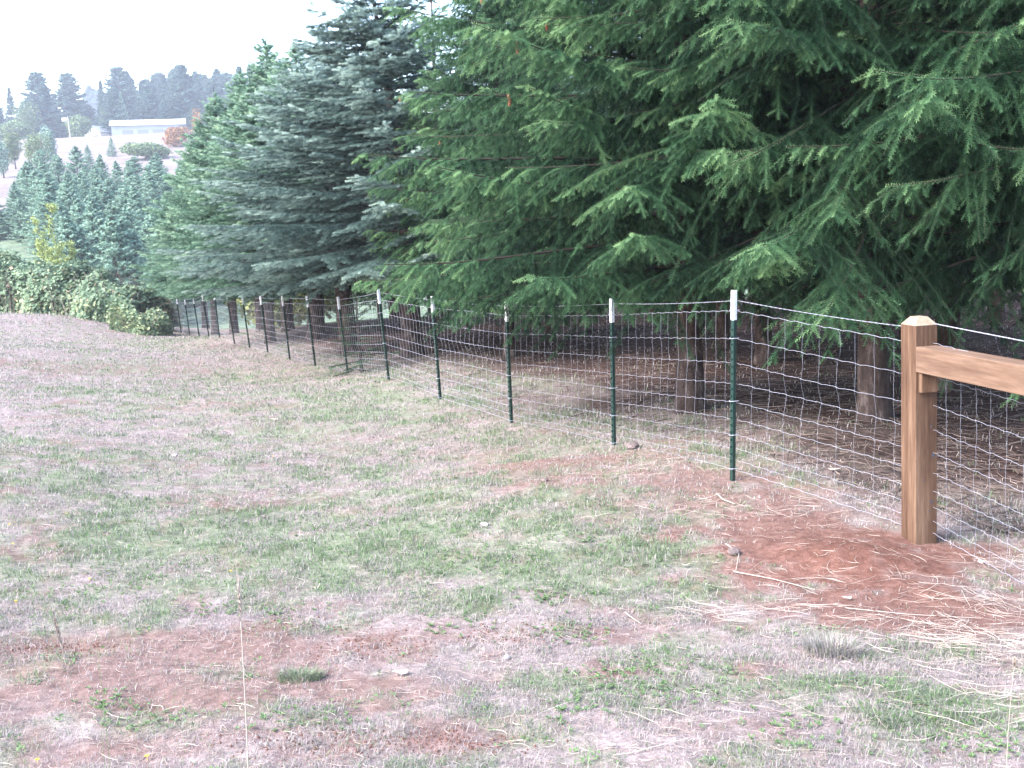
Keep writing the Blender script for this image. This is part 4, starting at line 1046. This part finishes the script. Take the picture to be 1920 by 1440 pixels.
# single stones, leaves, sticks, flowers
def stone(px, py, s, m_, lab, seed, name='stone', cat='stone', flat=.6):
    import bmesh
    c0 = gp(px, py); bm = bmesh.new(); bmesh.ops.create_icosphere(bm, subdivisions=2, radius=s); r = np.random.default_rng(seed)
    o3 = r.random(3) * 9
    for v in bm.verts:
        k = 1 + .5 * (float(vnoise(v.co.x / s * 1.2 + o3[0], v.co.y / s * 1.2 + v.co.z / s, seed)) - .5); v.co = Vector((v.co.x * k * 1.2, v.co.y * k, v.co.z * k * flat))
    me = bpy.data.meshes.new(name); bm.to_mesh(me); bm.free(); me.materials.append(m_)
    o = bpy.data.objects.new(name, me); COL.objects.link(o); o.location = Vector(c0) + Vector((0, 0, s * flat * .5)); o.rotation_euler.z = r.random() * 6
    tag(o, lab, cat)
stone(909, 989, .028, M_stone, 'pale pinkish stone lying in the grass at mid lawn', 1)
stone(951, 1236, .012, M_stone, 'small pointed white stone on bare soil in the near lawn', 2, flat=1.3)
stone(937, 935, .012, M_stone, 'tiny white pebble on the lawn above the pinkish stone', 3)
stone(1376, 1044, .034, M_dstone, 'dark round stone at the left edge of the red soil heap', 4, flat=.9)
stone(328, 856, .03, M_stone, 'white pebble on the pale left part of the lawn', 5)
stone(1045, 1163, .014, M_dstone, 'dark pebble beside the bare strip of mid lawn', 6)
stone(1187, 842, .06, M_dstone, 'dark clod under the wire between the two nearest metal posts', 7)
stone(1840, 1055, .018, M_stone, 'white stone under the wire right of the wooden post', 8)
stone(1022, 906, .028, M_dstone, 'small dark clod on the soil in front of the fence', 9)
def drop(px, py, s, lab, tint, seed, m_=None):
    c0 = gp(px, py); r = np.random.default_rng(seed); b = MB(); n = 9; a = np.linspace(0, 6.28, n, endpoint=False)
    rd = s * (1 + .35 * np.cos(a * 3 + r.random() * 6)) * r.uniform(.8, 1.1, n)
    V = np.c_[rd * np.cos(a) * 1.4, rd * np.sin(a) * .8, .25 * s * np.abs(np.cos(a)) + r.random(n) * s * .2]; V = np.r_[V, [[0, 0, .0]]]
    b.add(V, [[i, (i + 1) % n, n] for i in range(n)], 0, tint)
    o = b.build('fallen_leaf', [m_ or M_straw], label=lab, cat='leaf'); o.location = Vector(c0) + Vector((0, 0, .014)); o.rotation_euler.z = r.uniform(-.5, .5)
drop(754, 1270, .028, 'large cream fallen leaf on the near lawn', .95, 1)
drop(515, 790, .045, 'pale fallen leaf on the lawn in line with the fence middle', .8, 2)
drop(1563, 888, .035, 'pale dry leaf behind the last wire span', .9, 3)
drop(1285, 1070, .02, 'pink beige fallen leaf left of the red soil heap', .7, 4)
drop(1145, 1405, .014, 'small curled white leaf at the bottom of the lawn', 1, 5)
drop(1590, 1132, .02, 'pale crumpled leaf on the red soil heap', .9, 6)
drop(617, 945, .02, 'beige leaf on the middle lawn', .7, 7)
for k, (px, py) in enumerate([(70, 1428), (276, 1424), (31, 1140), (168, 1088), (433, 1075), (125, 965), (18, 985), (705, 786), (512, 860), (25, 1025)]):
    c0 = gp(px, py); b = MB(); n = 8; a = np.linspace(0, 6.28, n, endpoint=False)
    for q in a: b.add([(0, 0, .016), (math.cos(q - .3) * .007, math.sin(q - .3) * .007, .02), (math.cos(q) * .010, math.sin(q) * .010, .019), (math.cos(q + .3) * .007, math.sin(q + .3) * .007, .02)], [[0, 1, 2, 3]])
    b.tube([(0, 0, 0), (0, 0, .016)], .0008, 4)
    o = b.build('yellow_flower', [M_flower], label='tiny yellow flower in the lawn', cat='flower', group='yellow flowers in the lawn'); o.location = Vector(c0)
def stick(P, r0, lab, tint=.7):
    W = [gp(*q) + np.array([0, 0, .012]) for q in P]; c0 = W[0]; b = MB(); b.tube(np.array(W) - c0, np.linspace(r0, r0 * .5, len(W)), 6, 0, tint)
    o = b.build('stick', [M_straw], label=lab, cat='stick'); o.location = Vector(c0)
stick([(470, 858), (495, 853), (515, 842)], .006, 'thin crossed stick on the middle lawn')
stick([(1345, 928), (1355, 938), (1378, 946)], .007, 'short forked white stick in front of the nearest metal post')
stick([(1172, 1150), (1188, 1160), (1202, 1170)], .004, 'short pale stick on the near lawn')
stick([(855, 1220), (880, 1213), (897, 1206)], .0028, 'pale stick lying beside bare soil in the near lawn')
stick([(1375, 1078), (1450, 1092), (1528, 1110)], .003, 'long straw lying across the left of the red soil heap', .9)
stick([(1585, 1152), (1700, 1160), (1840, 1164)], .0026, 'long straw lying across the bottom of the red soil heap', .9)
stick([(1360, 1025), (1386, 1045), (1380, 1075)], .003, 'bent straw beside the dark round stone', .95)
stick([(1150, 1424), (1180, 1420), (1290, 1400)], .003, 'long pale stem at the bottom edge of the lawn', .8)
for px, py, d in ((848, 205, 10.2), (858, 212, 10.2), (820, 200, 10.0), (788, 362, 10.4), (890, 222, 10.3)):
    pass
print('script', _t.time() - _t0)

# ------------------------------------------------------------------ air
b = MB(); b.box((0, 380, 38), (900, 800, 96))
hz_ = b.build('haze', [bpy.data.materials.new('haze air')], kind='stuff')
hm = hz_.data.materials[0]; hm.use_nodes = True; t_ = hm.node_tree; t_.nodes.clear()
hv = t_.nodes.new('ShaderNodeVolumePrincipled'); hv.inputs['Color'].default_value = (.86, .90, 1.0, 1); hv.inputs['Density'].default_value = .0006; hv.inputs['Anisotropy'].default_value = .2
ho = t_.nodes.new('ShaderNodeOutputMaterial'); t_.links.new(hv.outputs[0], ho.inputs['Volume'])
print('total', _t.time() - _t0)
